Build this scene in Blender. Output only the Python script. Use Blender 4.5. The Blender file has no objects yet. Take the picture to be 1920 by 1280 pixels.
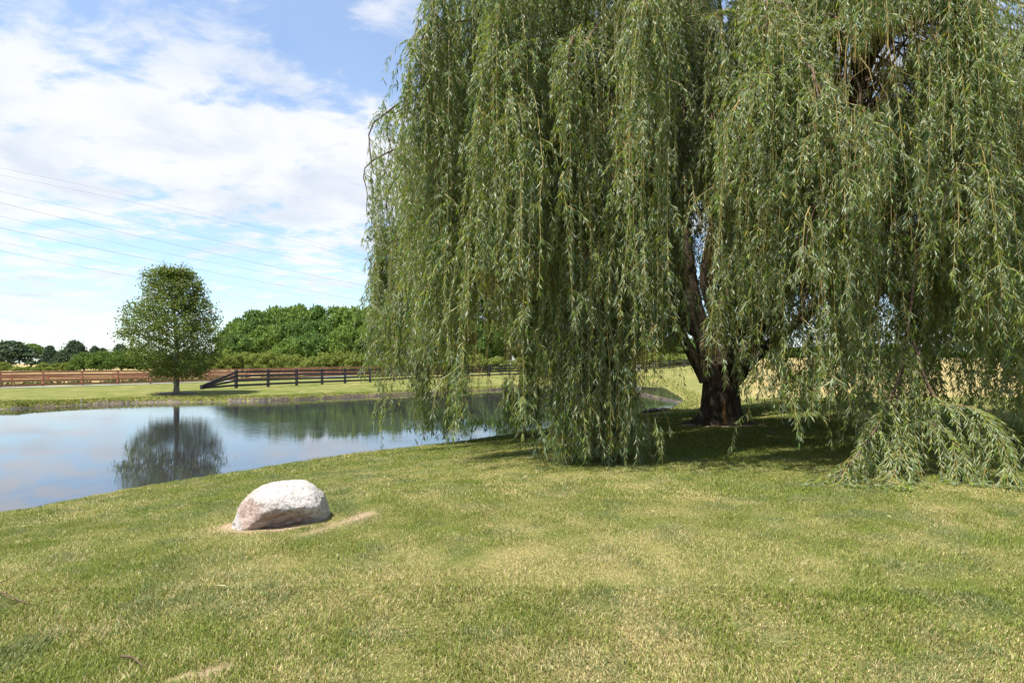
import bpy, math, numpy as np
from mathutils import Vector
rng = np.random.default_rng(11)
R = math.radians
scene = bpy.context.scene
C = scene.collection

# ------------------------------------------------------------------ camera
F, HZ, CZ = 1100.0, 681.0, 1.6           # focal length (px of a 1920 frame), horizon row, eye height
cam = bpy.data.cameras.new('camera'); co = bpy.data.objects.new('camera', cam); C.objects.link(co)
co.location = (0, 0, CZ); co.rotation_euler = (R(90), 0, 0)
cam.sensor_width = 36; cam.lens = F/1920*36; cam.shift_y = (HZ-640)/1920
cam.clip_start = 0.05; cam.clip_end = 8000
scene.camera = co

def PX(px, py, Y):                       # a photo pixel at a given distance
    return np.array([(px-960)*Y/F, Y, CZ-(py-HZ)*Y/F])
def proj(P):
    y = np.maximum(P[..., 1], .1)
    return 960+P[..., 0]*F/y, HZ-(P[..., 2]-CZ)*F/y
def sm(v, a, b):
    t = np.clip((np.asarray(v, float)-a)/(b-a), 0, 1); return t*t*(3-2*t)
def unit(v):
    return v/np.maximum(np.linalg.norm(v, axis=-1, keepdims=True), 1e-9)

_tab = np.random.default_rng(5).random((256, 256))
def vnoise(x, y):
    xi = np.floor(x).astype(int); yi = np.floor(y).astype(int)
    fx = x-xi; fy = y-yi; fx = fx*fx*(3-2*fx); fy = fy*fy*(3-2*fy)
    a = _tab[xi & 255, yi & 255]; b = _tab[(xi+1) & 255, yi & 255]
    c = _tab[xi & 255, (yi+1) & 255]; d = _tab[(xi+1) & 255, (yi+1) & 255]
    return (a*(1-fx)+b*fx)*(1-fy)+(c*(1-fx)+d*fx)*fy
def fbm(x, y, o=4):
    s = 0; a = .5; n = 0
    for k in range(o):
        s = s+a*vnoise(x*2**k+17.3*k, y*2**k+9.1*k); n += a; a *= .55
    return s/n
def noise3(p, s):
    return (fbm(p[..., 0]*s+31, p[..., 1]*s+7, 3)+fbm(p[..., 1]*s+3, p[..., 2]*s+57, 3)+fbm(p[..., 2]*s+91, p[..., 0]*s+13, 3))/3-.5

# ------------------------------------------------------------------ mesh helpers
def mesh(name, V, faces, mats, parent=None, col=None, midx=None, smooth=False):
    """faces: list of (n,k) integer arrays"""
    me = bpy.data.meshes.new(name)
    V = np.asarray(V, np.float32)
    me.vertices.add(len(V)); me.vertices.foreach_set('co', V.ravel())
    faces = [np.asarray(f, np.int32) for f in faces if len(f)]
    loops = np.concatenate([f.ravel() for f in faces])
    tot = np.concatenate([np.full(len(f), f.shape[1], np.int32) for f in faces])
    st = np.concatenate([[0], np.cumsum(tot)[:-1]]).astype(np.int32)
    me.loops.add(len(loops)); me.loops.foreach_set('vertex_index', loops)
    me.polygons.add(len(tot)); me.polygons.foreach_set('loop_start', st)
    if not isinstance(mats, (list, tuple)): mats = [mats]
    for m in mats: me.materials.append(m)
    if midx is not None: me.polygons.foreach_set('material_index', np.asarray(midx, np.int32))
    me.polygons.foreach_set('use_smooth', np.full(len(tot), bool(smooth)))
    if col is not None:
        a = me.attributes.new('Col', 'FLOAT_COLOR', 'POINT')
        c = np.ones((len(V), 4), np.float32); c[:, :3] = col
        a.data.foreach_set('color', c.ravel())
    me.update(calc_edges=True); me.validate()
    o = bpy.data.objects.new(name, me); C.objects.link(o)
    if parent is not None: o.parent = parent
    return o
def tag(o, label=None, cat=None, group=None, kind=None):
    if label: o['label'] = label
    if cat: o['category'] = cat
    if group: o['group'] = group
    if kind: o['kind'] = kind
    return o
def empty(name, loc, label, cat, group=None, rz=0):
    o = bpy.data.objects.new(name, None); C.objects.link(o); o.location = loc; o.rotation_euler = (0, 0, rz)
    o.empty_display_size = .2
    return tag(o, label, cat, group)
class MB:                                # collects shapes into one mesh
    def __init__(s): s.V = []; s.F = {}; s.n = 0; s.col = []
    def add(s, V, F, col=None):
        V = np.asarray(V, float)
        s.V.append(V); F = np.asarray(F)+s.n
        s.F.setdefault(F.shape[1], []).append(F); s.n += len(V)
        s.col.append(np.broadcast_to(np.asarray(col if col is not None else (1, 1, 1), float), (len(V), 3)))
    def build(s, name, mat, parent=None, smooth=False, usecol=False):
        return mesh(name, np.concatenate(s.V), [np.concatenate(f) for f in s.F.values()], mat, parent,
                    np.concatenate(s.col) if usecol else None, None, smooth)
def smooth_path(P, n):
    P = np.asarray(P, float); m = len(P)
    Q = np.vstack([2*P[0]-P[1], P, 2*P[-1]-P[-2]])
    t = np.linspace(0, m-1-1e-6, n); i = t.astype(int); f = (t-i)[:, None]
    p0, p1, p2, p3 = Q[i], Q[i+1], Q[i+2], Q[i+3]
    return .5*(2*p1+(p2-p0)*f+(2*p0-5*p1+4*p2-p3)*f**2+(3*p1-p0-3*p2+p3)*f**3)
def tube(P, r, n=6, rough=0.0, cap=True, seed=0):
    P = np.asarray(P, float); k = len(P); r = np.broadcast_to(np.asarray(r, float), (k,))
    T = unit(np.gradient(P, axis=0))
    ref = np.array([0.31, .77, .55]); 
    A = np.zeros((k, 3)); a = unit(np.cross(T[0], ref)); 
    for i in range(k):
        a = unit(a-T[i]*np.dot(a, T[i])); A[i] = a
    B = np.cross(T, A)
    th = np.arange(n)*2*math.pi/n
    V = P[:, None]+(A[:, None]*np.cos(th)[None, :, None]+B[:, None]*np.sin(th)[None, :, None])*r[:, None, None]
    if rough:
        nz = noise3(V*[1, 1, .35]+seed, 9)*2.2+noise3(V+seed, 2.5)
        V = V+(V-P[:, None])*rough*nz[..., None]
    V = V.reshape(-1, 3)
    i = np.arange(k-1)[:, None]*n; j = np.arange(n)[None]; j2 = (j+1) % n
    Fq = np.stack([i+j, i+j2, i+n+j2, i+n+j], -1).reshape(-1, 4)
    V = np.vstack([V, P[-1]]); e = k*n
    Ft = np.stack([(k-1)*n+np.arange(n), (k-1)*n+(np.arange(n)+1) % n, np.full(n, e)], -1)
    return V, Fq, Ft
def add_tube(mb, P, r, n=6, rough=0, seed=0, col=None):
    V, q, t = tube(P, r, n, rough, True, seed)
    m = mb.n
    mb.add(V, q, col)
    mb.F.setdefault(3, []).append(t+m)
def box_vf(lo, hi):
    x0, y0, z0 = lo; x1, y1, z1 = hi
    V = np.array([(x0, y0, z0), (x1, y0, z0), (x1, y1, z0), (x0, y1, z0), (x0, y0, z1), (x1, y0, z1), (x1, y1, z1), (x0, y1, z1)], float)
    Fc = np.array([(0, 3, 2, 1), (4, 5, 6, 7), (0, 1, 5, 4), (1, 2, 6, 5), (2, 3, 7, 6), (3, 0, 4, 7)])
    return V, Fc
def beam_vf(a, b, w, h):                 # board from a to b, w across, h tall
    a = np.asarray(a, float); b = np.asarray(b, float); d = unit(b-a); s = unit(np.array([-d[1], d[0], 0])); u = np.cross(d, s)
    if u[2] < 0: u = -u
    V = []
    for p in (a, b):
        for i, j in ((-1, -1), (1, -1), (1, 1), (-1, 1)): V.append(p+s*w/2*i+u*h/2*j)
    Fc = np.array([(0, 1, 2, 3), (7, 6, 5, 4), (0, 4, 5, 1), (1, 5, 6, 2), (2, 6, 7, 3), (3, 7, 4, 0)])
    return np.array(V), Fc

# ------------------------------------------------------------------ materials
def new_mat(name):
    m = bpy.data.materials.new(name); m.use_nodes = True
    nt = m.node_tree; b = nt.nodes['Principled BSDF']
    return m, nt, b
def N(nt, t, **kw):
    n = nt.nodes.new(t)
    for k, v in kw.items(): setattr(n, k, v)
    return n
def ramp(nt, pts):
    r = N(nt, 'ShaderNodeValToRGB'); e = r.color_ramp.elements
    while len(e) < len(pts): e.new(.5)
    for k, (p, c) in enumerate(pts):
        e[k].position = p; e[k].color = (*c, 1) if len(c) == 3 else c
    return r
def leaf_mat(name, rough=.45, trans=.3, under=None, tint=(1.25, 1.25, .6), spec=.4):
    m, nt, b = new_mat(name); L = nt.links
    a = N(nt, 'ShaderNodeAttribute', attribute_name='Col')
    colour = a.outputs['Color']
    if under:
        g = N(nt, 'ShaderNodeNewGeometry'); mx = N(nt, 'ShaderNodeMix', data_type='RGBA')
        L.new(g.outputs['Backfacing'], mx.inputs[0]); L.new(colour, mx.inputs[6])
        m2 = N(nt, 'ShaderNodeMix', data_type='RGBA'); m2.inputs[0].default_value = .6
        L.new(colour, m2.inputs[6]); m2.inputs[7].default_value = (*under, 1)
        L.new(m2.outputs[2], mx.inputs[7]); colour = mx.outputs[2]
    L.new(colour, b.inputs['Base Color']); b.inputs['Roughness'].default_value = rough
    b.inputs['Specular IOR Level'].default_value = spec
    t = N(nt, 'ShaderNodeBsdfTranslucent'); mu = N(nt, 'ShaderNodeMix', data_type='RGBA', blend_type='MULTIPLY'); mu.inputs[0].default_value = 1
    L.new(a.outputs['Color'], mu.inputs[6]); mu.inputs[7].default_value = (*tint, 1); L.new(mu.outputs[2], t.inputs['Color'])
    s = N(nt, 'ShaderNodeMixShader'); s.inputs[0].default_value = trans
    L.new(b.outputs[0], s.inputs[1]); L.new(t.outputs[0], s.inputs[2])
    L.new(s.outputs[0], nt.nodes['Material Output'].inputs['Surface'])
    return m
def bark_mat(name, c1, c2, scale=8, stretch=.2, bump=.6, usecol=False):
    m, nt, b = new_mat(name); L = nt.links
    tc = N(nt, 'ShaderNodeTexCoord'); mp = N(nt, 'ShaderNodeMapping'); mp.inputs['Scale'].default_value = (1, 1, stretch)
    L.new(tc.outputs['Object'], mp.inputs[0])
    n1 = N(nt, 'ShaderNodeTexNoise'); n1.inputs['Scale'].default_value = scale; n1.inputs['Detail'].default_value = 8; n1.inputs['Roughness'].default_value = .65
    n1.inputs['Distortion'].default_value = .6
    L.new(mp.outputs[0], n1.inputs['Vector'])
    r = ramp(nt, [(.32, c1), (.68, c2)]); L.new(n1.outputs['Fac'], r.inputs[0])
    if usecol:
        a = N(nt, 'ShaderNodeAttribute', attribute_name='Col'); mu = N(nt, 'ShaderNodeMix', data_type='RGBA', blend_type='MULTIPLY'); mu.inputs[0].default_value = 1
        L.new(r.outputs[0], mu.inputs[6]); L.new(a.outputs['Color'], mu.inputs[7]); L.new(mu.outputs[2], b.inputs['Base Color'])
    else: L.new(r.outputs[0], b.inputs['Base Color'])
    b.inputs['Roughness'].default_value = .9; b.inputs['Specular IOR Level'].default_value = .15
    bp = N(nt, 'ShaderNodeBump'); bp.inputs['Strength'].default_value = bump; bp.inputs['Distance'].default_value = .05
    L.new(n1.outputs['Fac'], bp.inputs['Height']); L.new(bp.outputs[0], b.inputs['Normal'])
    return m
def paint_mat(name, c1, c2, scale=3):
    m, nt, b = new_mat(name); L = nt.links
    tc = N(nt, 'ShaderNodeNewGeometry'); n1 = N(nt, 'ShaderNodeTexNoise'); n1.inputs['Scale'].default_value = scale; n1.inputs['Detail'].default_value = 6
    L.new(tc.outputs['Position'], n1.inputs['Vector'])
    r = ramp(nt, [(.35, c1), (.65, c2)]); L.new(n1.outputs['Fac'], r.inputs[0]); L.new(r.outputs[0], b.inputs['Base Color'])
    b.inputs['Roughness'].default_value = .7
    return m

M_willow = leaf_mat('willow_leaf', .46, .44, (.31, .34, .25), (1.45, 1.45, .5), .45)
M_twig = paint_mat('willow_twig', (.30, .20, .05), (.22, .17, .05), 5)
M_bark = bark_mat('willow_bark', (.022, .017, .012), (.090, .066, .046), 9, .18, 1.0, True)
M_branch = bark_mat('branch_bark', (.06, .04, .028), (.17, .11, .075), 12, .3, .5)
M_maple = leaf_mat('maple_leaf', .5, .3, None, (1.3, 1.3, .5), .3)
M_far = leaf_mat('far_leaf', .6, .22, None, (1.2, 1.25, .5), .2)
M_trunk = bark_mat('grey_bark', (.10, .085, .07), (.24, .20, .165), 10, .2, .5)
M_grass = leaf_mat('grass_blade', .5, .3, None, (1.15, 1.15, .6), .3)
M_brown = paint_mat('brown_stain', (.44, .19, .105), (.33, .135, .08))
M_black = paint_mat('black_stain', (.018, .016, .024), (.035, .03, .042))
M_white = paint_mat('white_paint', (.75, .75, .76), (.6, .6, .63))
M_roof = paint_mat('roof_shingle', (.2, .17, .2), (.14, .12, .15))
M_wire = paint_mat('wire_metal', (.26, .26, .28), (.2, .2, .22))
M_gravel = paint_mat('path_gravel', (.30, .30, .31), (.22, .22, .23), 6)

# ------------------------------------------------------------------ pond outline and terrain
WZ = -0.55
near_px = [(0, 958), (120, 938), (240, 915), (430, 885), (600, 858), (740, 840), (850, 828), (940, 815), (1020, 803), (1110, 789), (1200, 775), (1262, 764)]
far_px = [(1230, 717), (1200, 714.5), (1110, 720), (1020, 725), (940, 730), (860, 734.5), (780, 739), (690, 743), (620, 746), (560, 749), (500, 751.5), (430, 752.5), (360, 754), (280, 755), (200, 757.5), (140, 760), (70, 763.5), (0, 767)]
W = lambda p: ((p[0]-960)*(CZ-WZ)/(p[1]-HZ), (CZ-WZ)*F/(p[1]-HZ))
outline = [(-36, 17), (-31, 10.5), (-22, 7.4), (-14, 7.0), (-10, 7.8)]+[W(p) for p in near_px]+[(10.2, 35), (12.4, 46)]+[W(p) for p in far_px]+[(-30, 26.5), (-35, 23)]
o3 = np.array([(x, y, 0) for x, y in outline])
ring = smooth_path(np.vstack([o3, o3[:1]]), 420)[:-1, :2]
def pond_sdf(x, y):
    shp = np.shape(x); x = np.ravel(x); y = np.ravel(y)
    d = np.full(len(x), 1e9); ins = np.zeros(len(x), bool)
    a = ring[::2]; b = np.roll(a, -1, axis=0)
    for (ax, ay), (bx, by) in zip(a, b):
        ex, ey = bx-ax, by-ay
        t = np.clip(((x-ax)*ex+(y-ay)*ey)/(ex*ex+ey*ey), 0, 1)
        d = np.minimum(d, np.hypot(x-ax-t*ex, y-ay-t*ey))
        cr = ((ay > y) != (by > y)) & (x < (bx-ax)*(y-ay)/(by-ay+1e-12)+ax)
        ins ^= cr
    return np.where(ins, -d, d).reshape(shp)
def H(x, y):
    x = np.asarray(x, float); y = np.asarray(y, float)
    far = -0.36+.18*sm(x, -38, -20)+.36*sm(y, 52, 68)*sm(x, -20, -2)
    w = sm(y, 24, 31)
    g = far*w+.0*(1-w)+2.5*sm(y, 24, 120)*sm(x, 9, 50)
    fy = np.where(x < -32.3, 62.4+(x+32.3)*1.5, np.where(x < -24.7, 62.4+(x+32.3)*2.84, 84+(x+24.7)*.97)); dl = (y-fy)*.55
    g = g+(-.42*sm(dl, 2, 9)+.95*sm(dl, 11, 30))*sm(-x, 12, 24)*sm(y, 30, 45)
    g = g+.05*(fbm(x*.35, y*.35, 2)-.5)*(1-sm(y, 20, 40))+.02*(fbm(x*1.3, y*1.3, 2)-.5)
    d = pond_sdf(x, y)
    ln = np.clip(d/6, 0, 1); pn = .45*ln+.55*sm(d, 0, 6)
    pf = .62*sm(d, .0, .35)+.38*sm(d, .2, 5)
    nearside = 1-sm(y, 24+np.clip(x, -20, 12)*.25, 29+np.clip(x, -20, 12)*.25)
    p = pn*nearside+pf*(1-nearside)
    return np.where(d > 0, WZ+(g-WZ)*p, WZ-.02-np.minimum(.9, -d*.35))
def ground_px(px, py):                   # where the line of sight through a pixel meets the ground
    Y = np.linspace(1.5, 120, 6000); X = (px-960)*Y/F; Z = CZ-(py-HZ)*Y/F
    k = np.argmax(Z < H(X, Y)); return np.array([X[k], Y[k], float(H(X[k], Y[k]))])

def axis(segs):
    out = []
    for a, b, s in segs: out.append(np.arange(a, b, s))
    return np.concatenate(out)
gx = np.concatenate([-np.geomspace(3000, 48, 24), axis([(-46, -26, .5), (-26, 13, .22), (13, 40, .6)]), np.geomspace(41, 3000, 26)])
gy = np.concatenate([[-60, -30, -15, -8, -4, -2], axis([(-1, 20, .2), (20, 62, .3), (62, 100, 1.0)]), np.geomspace(101, 4000, 30)])
X, Y = np.meshgrid(gx, gy); Z = H(X, Y)
nx, ny = len(gx), len(gy)
V = np.stack([X, Y, Z], -1).reshape(-1, 3)
i = np.arange(ny-1)[:, None]*nx+np.arange(nx-1)[None]
Fq = np.stack([i, i+1, i+nx+1, i+nx], -1).reshape(-1, 4)

BO = ground_px(520, 984)                  # boulder
TR = ground_px(1350, 793)                 # willow trunk
MP = ground_px(331, 737)                  # round tree
def seg_d(x, y, a, b):
    ex, ey = b[0]-a[0], b[1]-a[1]; t = np.clip(((x-a[0])*ex+(y-a[1])*ey)/(ex*ex+ey*ey), 0, 1)
    return np.hypot(x-a[0]-t*ex, y-a[1]-t*ey)
s0, s1 = ground_px(572, 1002), ground_px(700, 960)
q0, q1 = ground_px(330, 1276), ground_px(420, 1252)
k0, k1 = ground_px(350, 1003), ground_px(392, 1006)
def soil_mask(x, y):                      # bare earth
    j = (fbm(x*5, y*5, 3)-.5)
    m = sm(seg_d(x, y, s0, s1)+j*.30, .10, .0)
    m = np.maximum(m, sm(seg_d(x, y, q0, q1)+j*.2, .09, .02))
    m = np.maximum(m, sm(seg_d(x, y, k0, k1)+j*.2, .07, .0)*.7)
    e = np.hypot((x-BO[0]+.07)/.52, (y-BO[1]-.10)/.40)
    m = np.maximum(m, sm(e+j*.4, 1.12, .92))
    m = np.maximum(m, sm(np.hypot((x-TR[0])/1.05, (y-TR[1])/1.0)+j*.7, 1.15, .9))
    return np.clip(m, 0, 1)
def straw_mask(x, y):                     # share of dry blades in the lawn
    a = fbm(x*.55+4, y*.42+9, 4); b = fbm(x*2.1+40, y*1.7+3, 3)
    return np.clip(.21+.5*(a-.47)+.7*(b-.48)+.6*(fbm(x*5+11, y*4+7, 2)-.5)+.14*sm(x, -3.5, .5), .05, .85)
def tan_mask(x, y):                       # dry hay field beyond
    j = (fbm(x*.12, y*.12, 3)-.5)
    a = sm(x-(8.5+.36*(y-26))+j*5, 0, 4)*sm(y, 25, 36)
    fy = 58+(x+41.9)*1.5
    fy = np.where(x < -32.3, 58+(x+41.9)*1.5, np.where(x < -22, 72.4+(x+32.3)*2.2, 95+(x+22)*1.1))
    b = sm(y-fy+j*10, 0, 6)
    return np.clip(np.maximum(a, b), 0, 1)
sx, sy = X.ravel(), Y.ravel()
gcol = np.stack([soil_mask(sx, sy), straw_mask(sx, sy), tan_mask(sx, sy)], -1)
m, nt, b = new_mat('lawn_ground'); L = nt.links
a = N(nt, 'ShaderNodeAttribute', attribute_name='Col'); sp = N(nt, 'ShaderNodeSeparateColor'); L.new(a.outputs['Color'], sp.inputs[0])
geo = N(nt, 'ShaderNodeNewGeometry')
def nz(scale, detail=6, rough=.6):
    n = N(nt, 'ShaderNodeTexNoise'); n.inputs['Scale'].default_value = scale; n.inputs['Detail'].default_value = detail; n.inputs['Roughness'].default_value = rough
    L.new(geo.outputs['Position'], n.inputs['Vector']); return n
def mixc(fac, c1, c2):
    x = N(nt, 'ShaderNodeMix', data_type='RGBA')
    for idx, v in ((0, fac), (6, c1), (7, c2)):
        if isinstance(v, tuple): x.inputs[idx].default_value = (*v, 1)
        elif isinstance(v, float): x.inputs[idx].default_value = v
        else: L.new(v, x.inputs[idx])
    return x.outputs[2]
nf = nz(28, 8, .75); nm = nz(1.6, 5); nl = nz(.35, 4)
green = ramp(nt, [(.3, (.066, .094, .014)), (.7, (.118, .138, .026))]); L.new(nf.outputs['Fac'], green.inputs[0])
dry = ramp(nt, [(.3, (.22, .18, .07)), (.7, (.36, .30, .13))]); L.new(nf.outputs['Fac'], dry.inputs[0])
tan = ramp(nt, [(.3, (.22, .175, .07)), (.7, (.34, .27, .115))]); L.new(nm.outputs['Fac'], tan.inputs[0])
soil = ramp(nt, [(.3, (.24, .16, .10)), (.7, (.42, .31, .21))]); L.new(nf.outputs['Fac'], soil.inputs[0])
st = N(nt, 'ShaderNodeMath', operation='MULTIPLY_ADD'); L.new(nm.outputs['Fac'], st.inputs[0]); st.inputs[1].default_value = 1.0; 
st2 = N(nt, 'ShaderNodeMath', operation='SUBTRACT', use_clamp=True); L.new(sp.outputs[1], st.inputs[2]); L.new(st.outputs[0], st2.inputs[0]); st2.inputs[1].default_value = .52
c = mixc(st2.outputs[0], green.outputs[0], dry.outputs[0])
c = mixc(sp.outputs[2], c, tan.outputs[0]); c = mixc(sp.outputs[0], c, soil.outputs[0])
L.new(c, b.inputs['Base Color']); b.inputs['Roughness'].default_value = .95; b.inputs['Specular IOR Level'].default_value = .1
bp = N(nt, 'ShaderNodeBump'); bp.inputs['Strength'].default_value = .8; bp.inputs['Distance'].default_value = .03
L.new(nf.outputs['Fac'], bp.inputs['Height']); L.new(bp.outputs[0], b.inputs['Normal'])
tag(mesh('lawn', V, [Fq], m, None, gcol, None, True), kind='structure')

# pond water
m, nt, b = new_mat('pond_water'); L = nt.links
b.inputs['Base Color'].default_value = (.026, .027, .032, 1); b.inputs['Roughness'].default_value = .0; b.inputs['IOR'].default_value = 2.0; b.inputs['Specular Tint'].default_value = (.90, .885, 1.0, 1)
geo = N(nt, 'ShaderNodeNewGeometry'); mp = N(nt, 'ShaderNodeMapping'); mp.inputs['Scale'].default_value = (1.1, 2.4, 1); mp.inputs['Rotation'].default_value = (0, 0, R(-12)); L.new(geo.outputs['Position'], mp.inputs[0])
n1 = N(nt, 'ShaderNodeTexNoise'); n1.inputs['Scale'].default_value = 3.0; n1.inputs['Detail'].default_value = 4; L.new(mp.outputs[0], n1.inputs['Vector'])
n2 = N(nt, 'ShaderNodeTexNoise'); n2.inputs['Scale'].default_value = .12; n2.inputs['Detail'].default_value = 3; L.new(geo.outputs['Position'], n2.inputs['Vector'])
r = ramp(nt, [(.42, (.015,)*3), (.66, (.11,)*3)]); L.new(n2.outputs['Fac'], r.inputs[0])
bp = N(nt, 'ShaderNodeBump'); bp.inputs['Distance'].default_value = .035; L.new(r.outputs[0], bp.inputs['Strength']); L.new(n1.outputs['Fac'], bp.inputs['Height']); L.new(bp.outputs[0], b.inputs['Normal'])
cen = ring.mean(0); outer = ring
P = np.vstack([np.c_[outer, np.full(len(outer), WZ)]])
nrm = np.roll(ring, -1, 0)-np.roll(ring, 1, 0); nrm = unit(np.c_[nrm[:, 1], -nrm[:, 0]])
if pond_sdf(np.array([ring[50, 0]+nrm[50, 0]*.5]), np.array([ring[50, 1]+nrm[50, 1]*.5]))[0] < 0: nrm = -nrm
P[:, :2] += nrm*.25
import bmesh
bm = bmesh.new(); vs = [bm.verts.new(p) for p in P]; bm.faces.new(vs); bmesh.ops.triangulate(bm, faces=bm.faces[:])
bm.normal_update()
for f in bm.faces:
    if f.normal.z < 0: f.normal_flip()
me = bpy.data.meshes.new('pond_water'); bm.to_mesh(me); bm.free(); me.materials.append(m)
wo = bpy.data.objects.new('pond_water', me); C.objects.link(wo); tag(wo, kind='structure')

# eroded earth along the far bank
k = [i for i in range(len(ring)) if ring[i, 1] > 25 and ring[i, 0] < 9]
bk = ring[k]; bn = nrm[k]
ofs = np.array([-.10, .02, .10, .22, .34]); hz = np.array([-.12, .02, .10, .19, .12])
amp = .35+1.0*fbm(np.arange(len(k))*.11, np.zeros(len(k)), 3)
fine = 3; kk = np.linspace(0, len(k)-1, len(k)*fine); bkx = np.stack([np.interp(kk, np.arange(len(k)), bk[:, j]) for j in (0, 1)], -1); bnx = np.stack([np.interp(kk, np.arange(len(k)), bn[:, j]) for j in (0, 1)], -1)
ampx = np.interp(kk, np.arange(len(k)), amp)*(0.75+.5*rng.random(len(kk)))
rows = []
for o_, h_ in zip(ofs, hz):
    q = bkx+bnx*(o_+.08*(rng.random(len(kk))-.5))[:, None]
    rows.append(np.c_[q, WZ+h_*np.where(h_ > 0, ampx, 1)])
Vb = np.stack(rows, 1).reshape(-1, 3); ii = np.arange(len(kk)-1)[:, None]*5+np.arange(4)[None]
Fb = np.stack([ii, ii+1, ii+6, ii+5], -1).reshape(-1, 4)
M_bank = paint_mat('bank_earth', (.022, .016, .010), (.10, .07, .035), 1.3)
tag(mesh('pond_bank', Vb, [Fb], M_bank, None, None, None, True), kind='structure')

# ------------------------------------------------------------------ leaf clouds
def leaves(P, D, Ln, Wd, col, fold=.12, mid=.45, nrm_hint=None, hint_w=0.0):
    n = len(P); D = unit(D); rnd = rng.normal(size=(n, 3))
    if nrm_hint is not None: rnd = rnd*(1-hint_w)+nrm_hint*hint_w*1.6
    nn = unit(rnd-D*np.sum(rnd*D, 1, keepdims=True)); S = np.cross(D, nn)
    Ln = np.broadcast_to(Ln, (n,))[:, None]; Wd = np.broadcast_to(Wd, (n,))[:, None]
    m0 = P+D*Ln*mid+nn*Wd*fold
    V = np.stack([P, m0+S*Wd/2, P+D*Ln, m0-S*Wd/2], 1)
    V[:, 2] -= nn*Ln*.06
    b0 = np.arange(n)[:, None]*4
    Ft = np.concatenate([b0+np.array([[0, 1, 2]]), b0+np.array([[0, 2, 3]])], 0)
    return V.reshape(-1, 3), Ft, np.repeat(col, 4, axis=0)
def pal(n, cols, w=None, jit=.18):
    cols = np.array(cols); k = rng.choice(len(cols), n, p=w)
    return cols[k]*(1+jit*rng.normal(size=(n, 1))).clip(.5, 1.6)

# ================================================================== WEEPING WILLOW
TZ = TR[2]
willow = empty('willow_tree', TR, 'huge weeping willow with strands hanging to the lawn and thick dark split trunk', 'tree')
TRl = TR.copy()
loc = lambda P: np.asarray(P)-TRl
# trunk: fluted, flaring into roots
nt_, nz_ = 72, 60
th = np.arange(nt_)*2*math.pi/nt_; zz = np.linspace(-.12, 1.75, nz_)
TH, ZZ = np.meshgrid(th, zz)
rad = .425+.05*np.cos(2*TH+.6)-.03*ZZ+.10*sm(ZZ, 1.0, 1.7)*(1+.6*np.cos(2*TH))+.52*np.exp(-np.clip(ZZ+.06, 0, 9)/.13)*(.55+.45*np.cos(5*TH+.8)+.25*np.cos(3*TH))+.10*np.exp(-np.clip(ZZ, 0, 9)/.4)
Pn = np.stack([np.cos(TH), np.sin(TH), ZZ*.22], -1)
rad = rad+.10*noise3(Pn*1.0, 6.0)*1.6+.07*noise3(Pn, 15)+.06*noise3(Pn, 2)
top = sm(ZZ, 1.55, 1.75); rad = rad*(1-.35*top)
# hollow scar low on the camera side
dth = np.angle(np.exp(1j*(TH-(-math.pi/2+.18)))); scar = np.exp(-(dth/.16)**2)*sm(ZZ, -.1, .05)*sm(ZZ, .75, .25)
rad = rad-.14*scar
edge = np.exp(-((dth+.27)/.07)**2)*sm(ZZ, .02, .1)*sm(ZZ, .72, .4)
rad = rad+.05*edge
Vt = np.stack([rad*np.cos(TH), rad*np.sin(TH), ZZ], -1)
ctr = np.array([[0, 0, 1.8]]); Vt2 = np.vstack([Vt.reshape(-1, 3), ctr])
ii = np.arange(nz_-1)[:, None]*nt_; jj = np.arange(nt_)[None]; j2 = (jj+1) % nt_
Fq = np.stack([ii+jj, ii+j2, ii+nt_+j2, ii+nt_+jj], -1).reshape(-1, 4)
Ft = np.stack([(nz_-1)*nt_+np.arange(nt_), (nz_-1)*nt_+(np.arange(nt_)+1) % nt_, np.full(nt_, len(Vt2)-1)], -1)
tc = np.ones((nz_*nt_+1, 3)); tc[:-1] += (edge.reshape(-1, 1)*np.array([[5.0, 3.2, .8]])+scar.reshape(-1, 1)*np.array([[.9, .9, .7]]))
mesh('trunk', Vt2, [Fq, Ft], M_bark, willow, tc, None, True)
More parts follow.
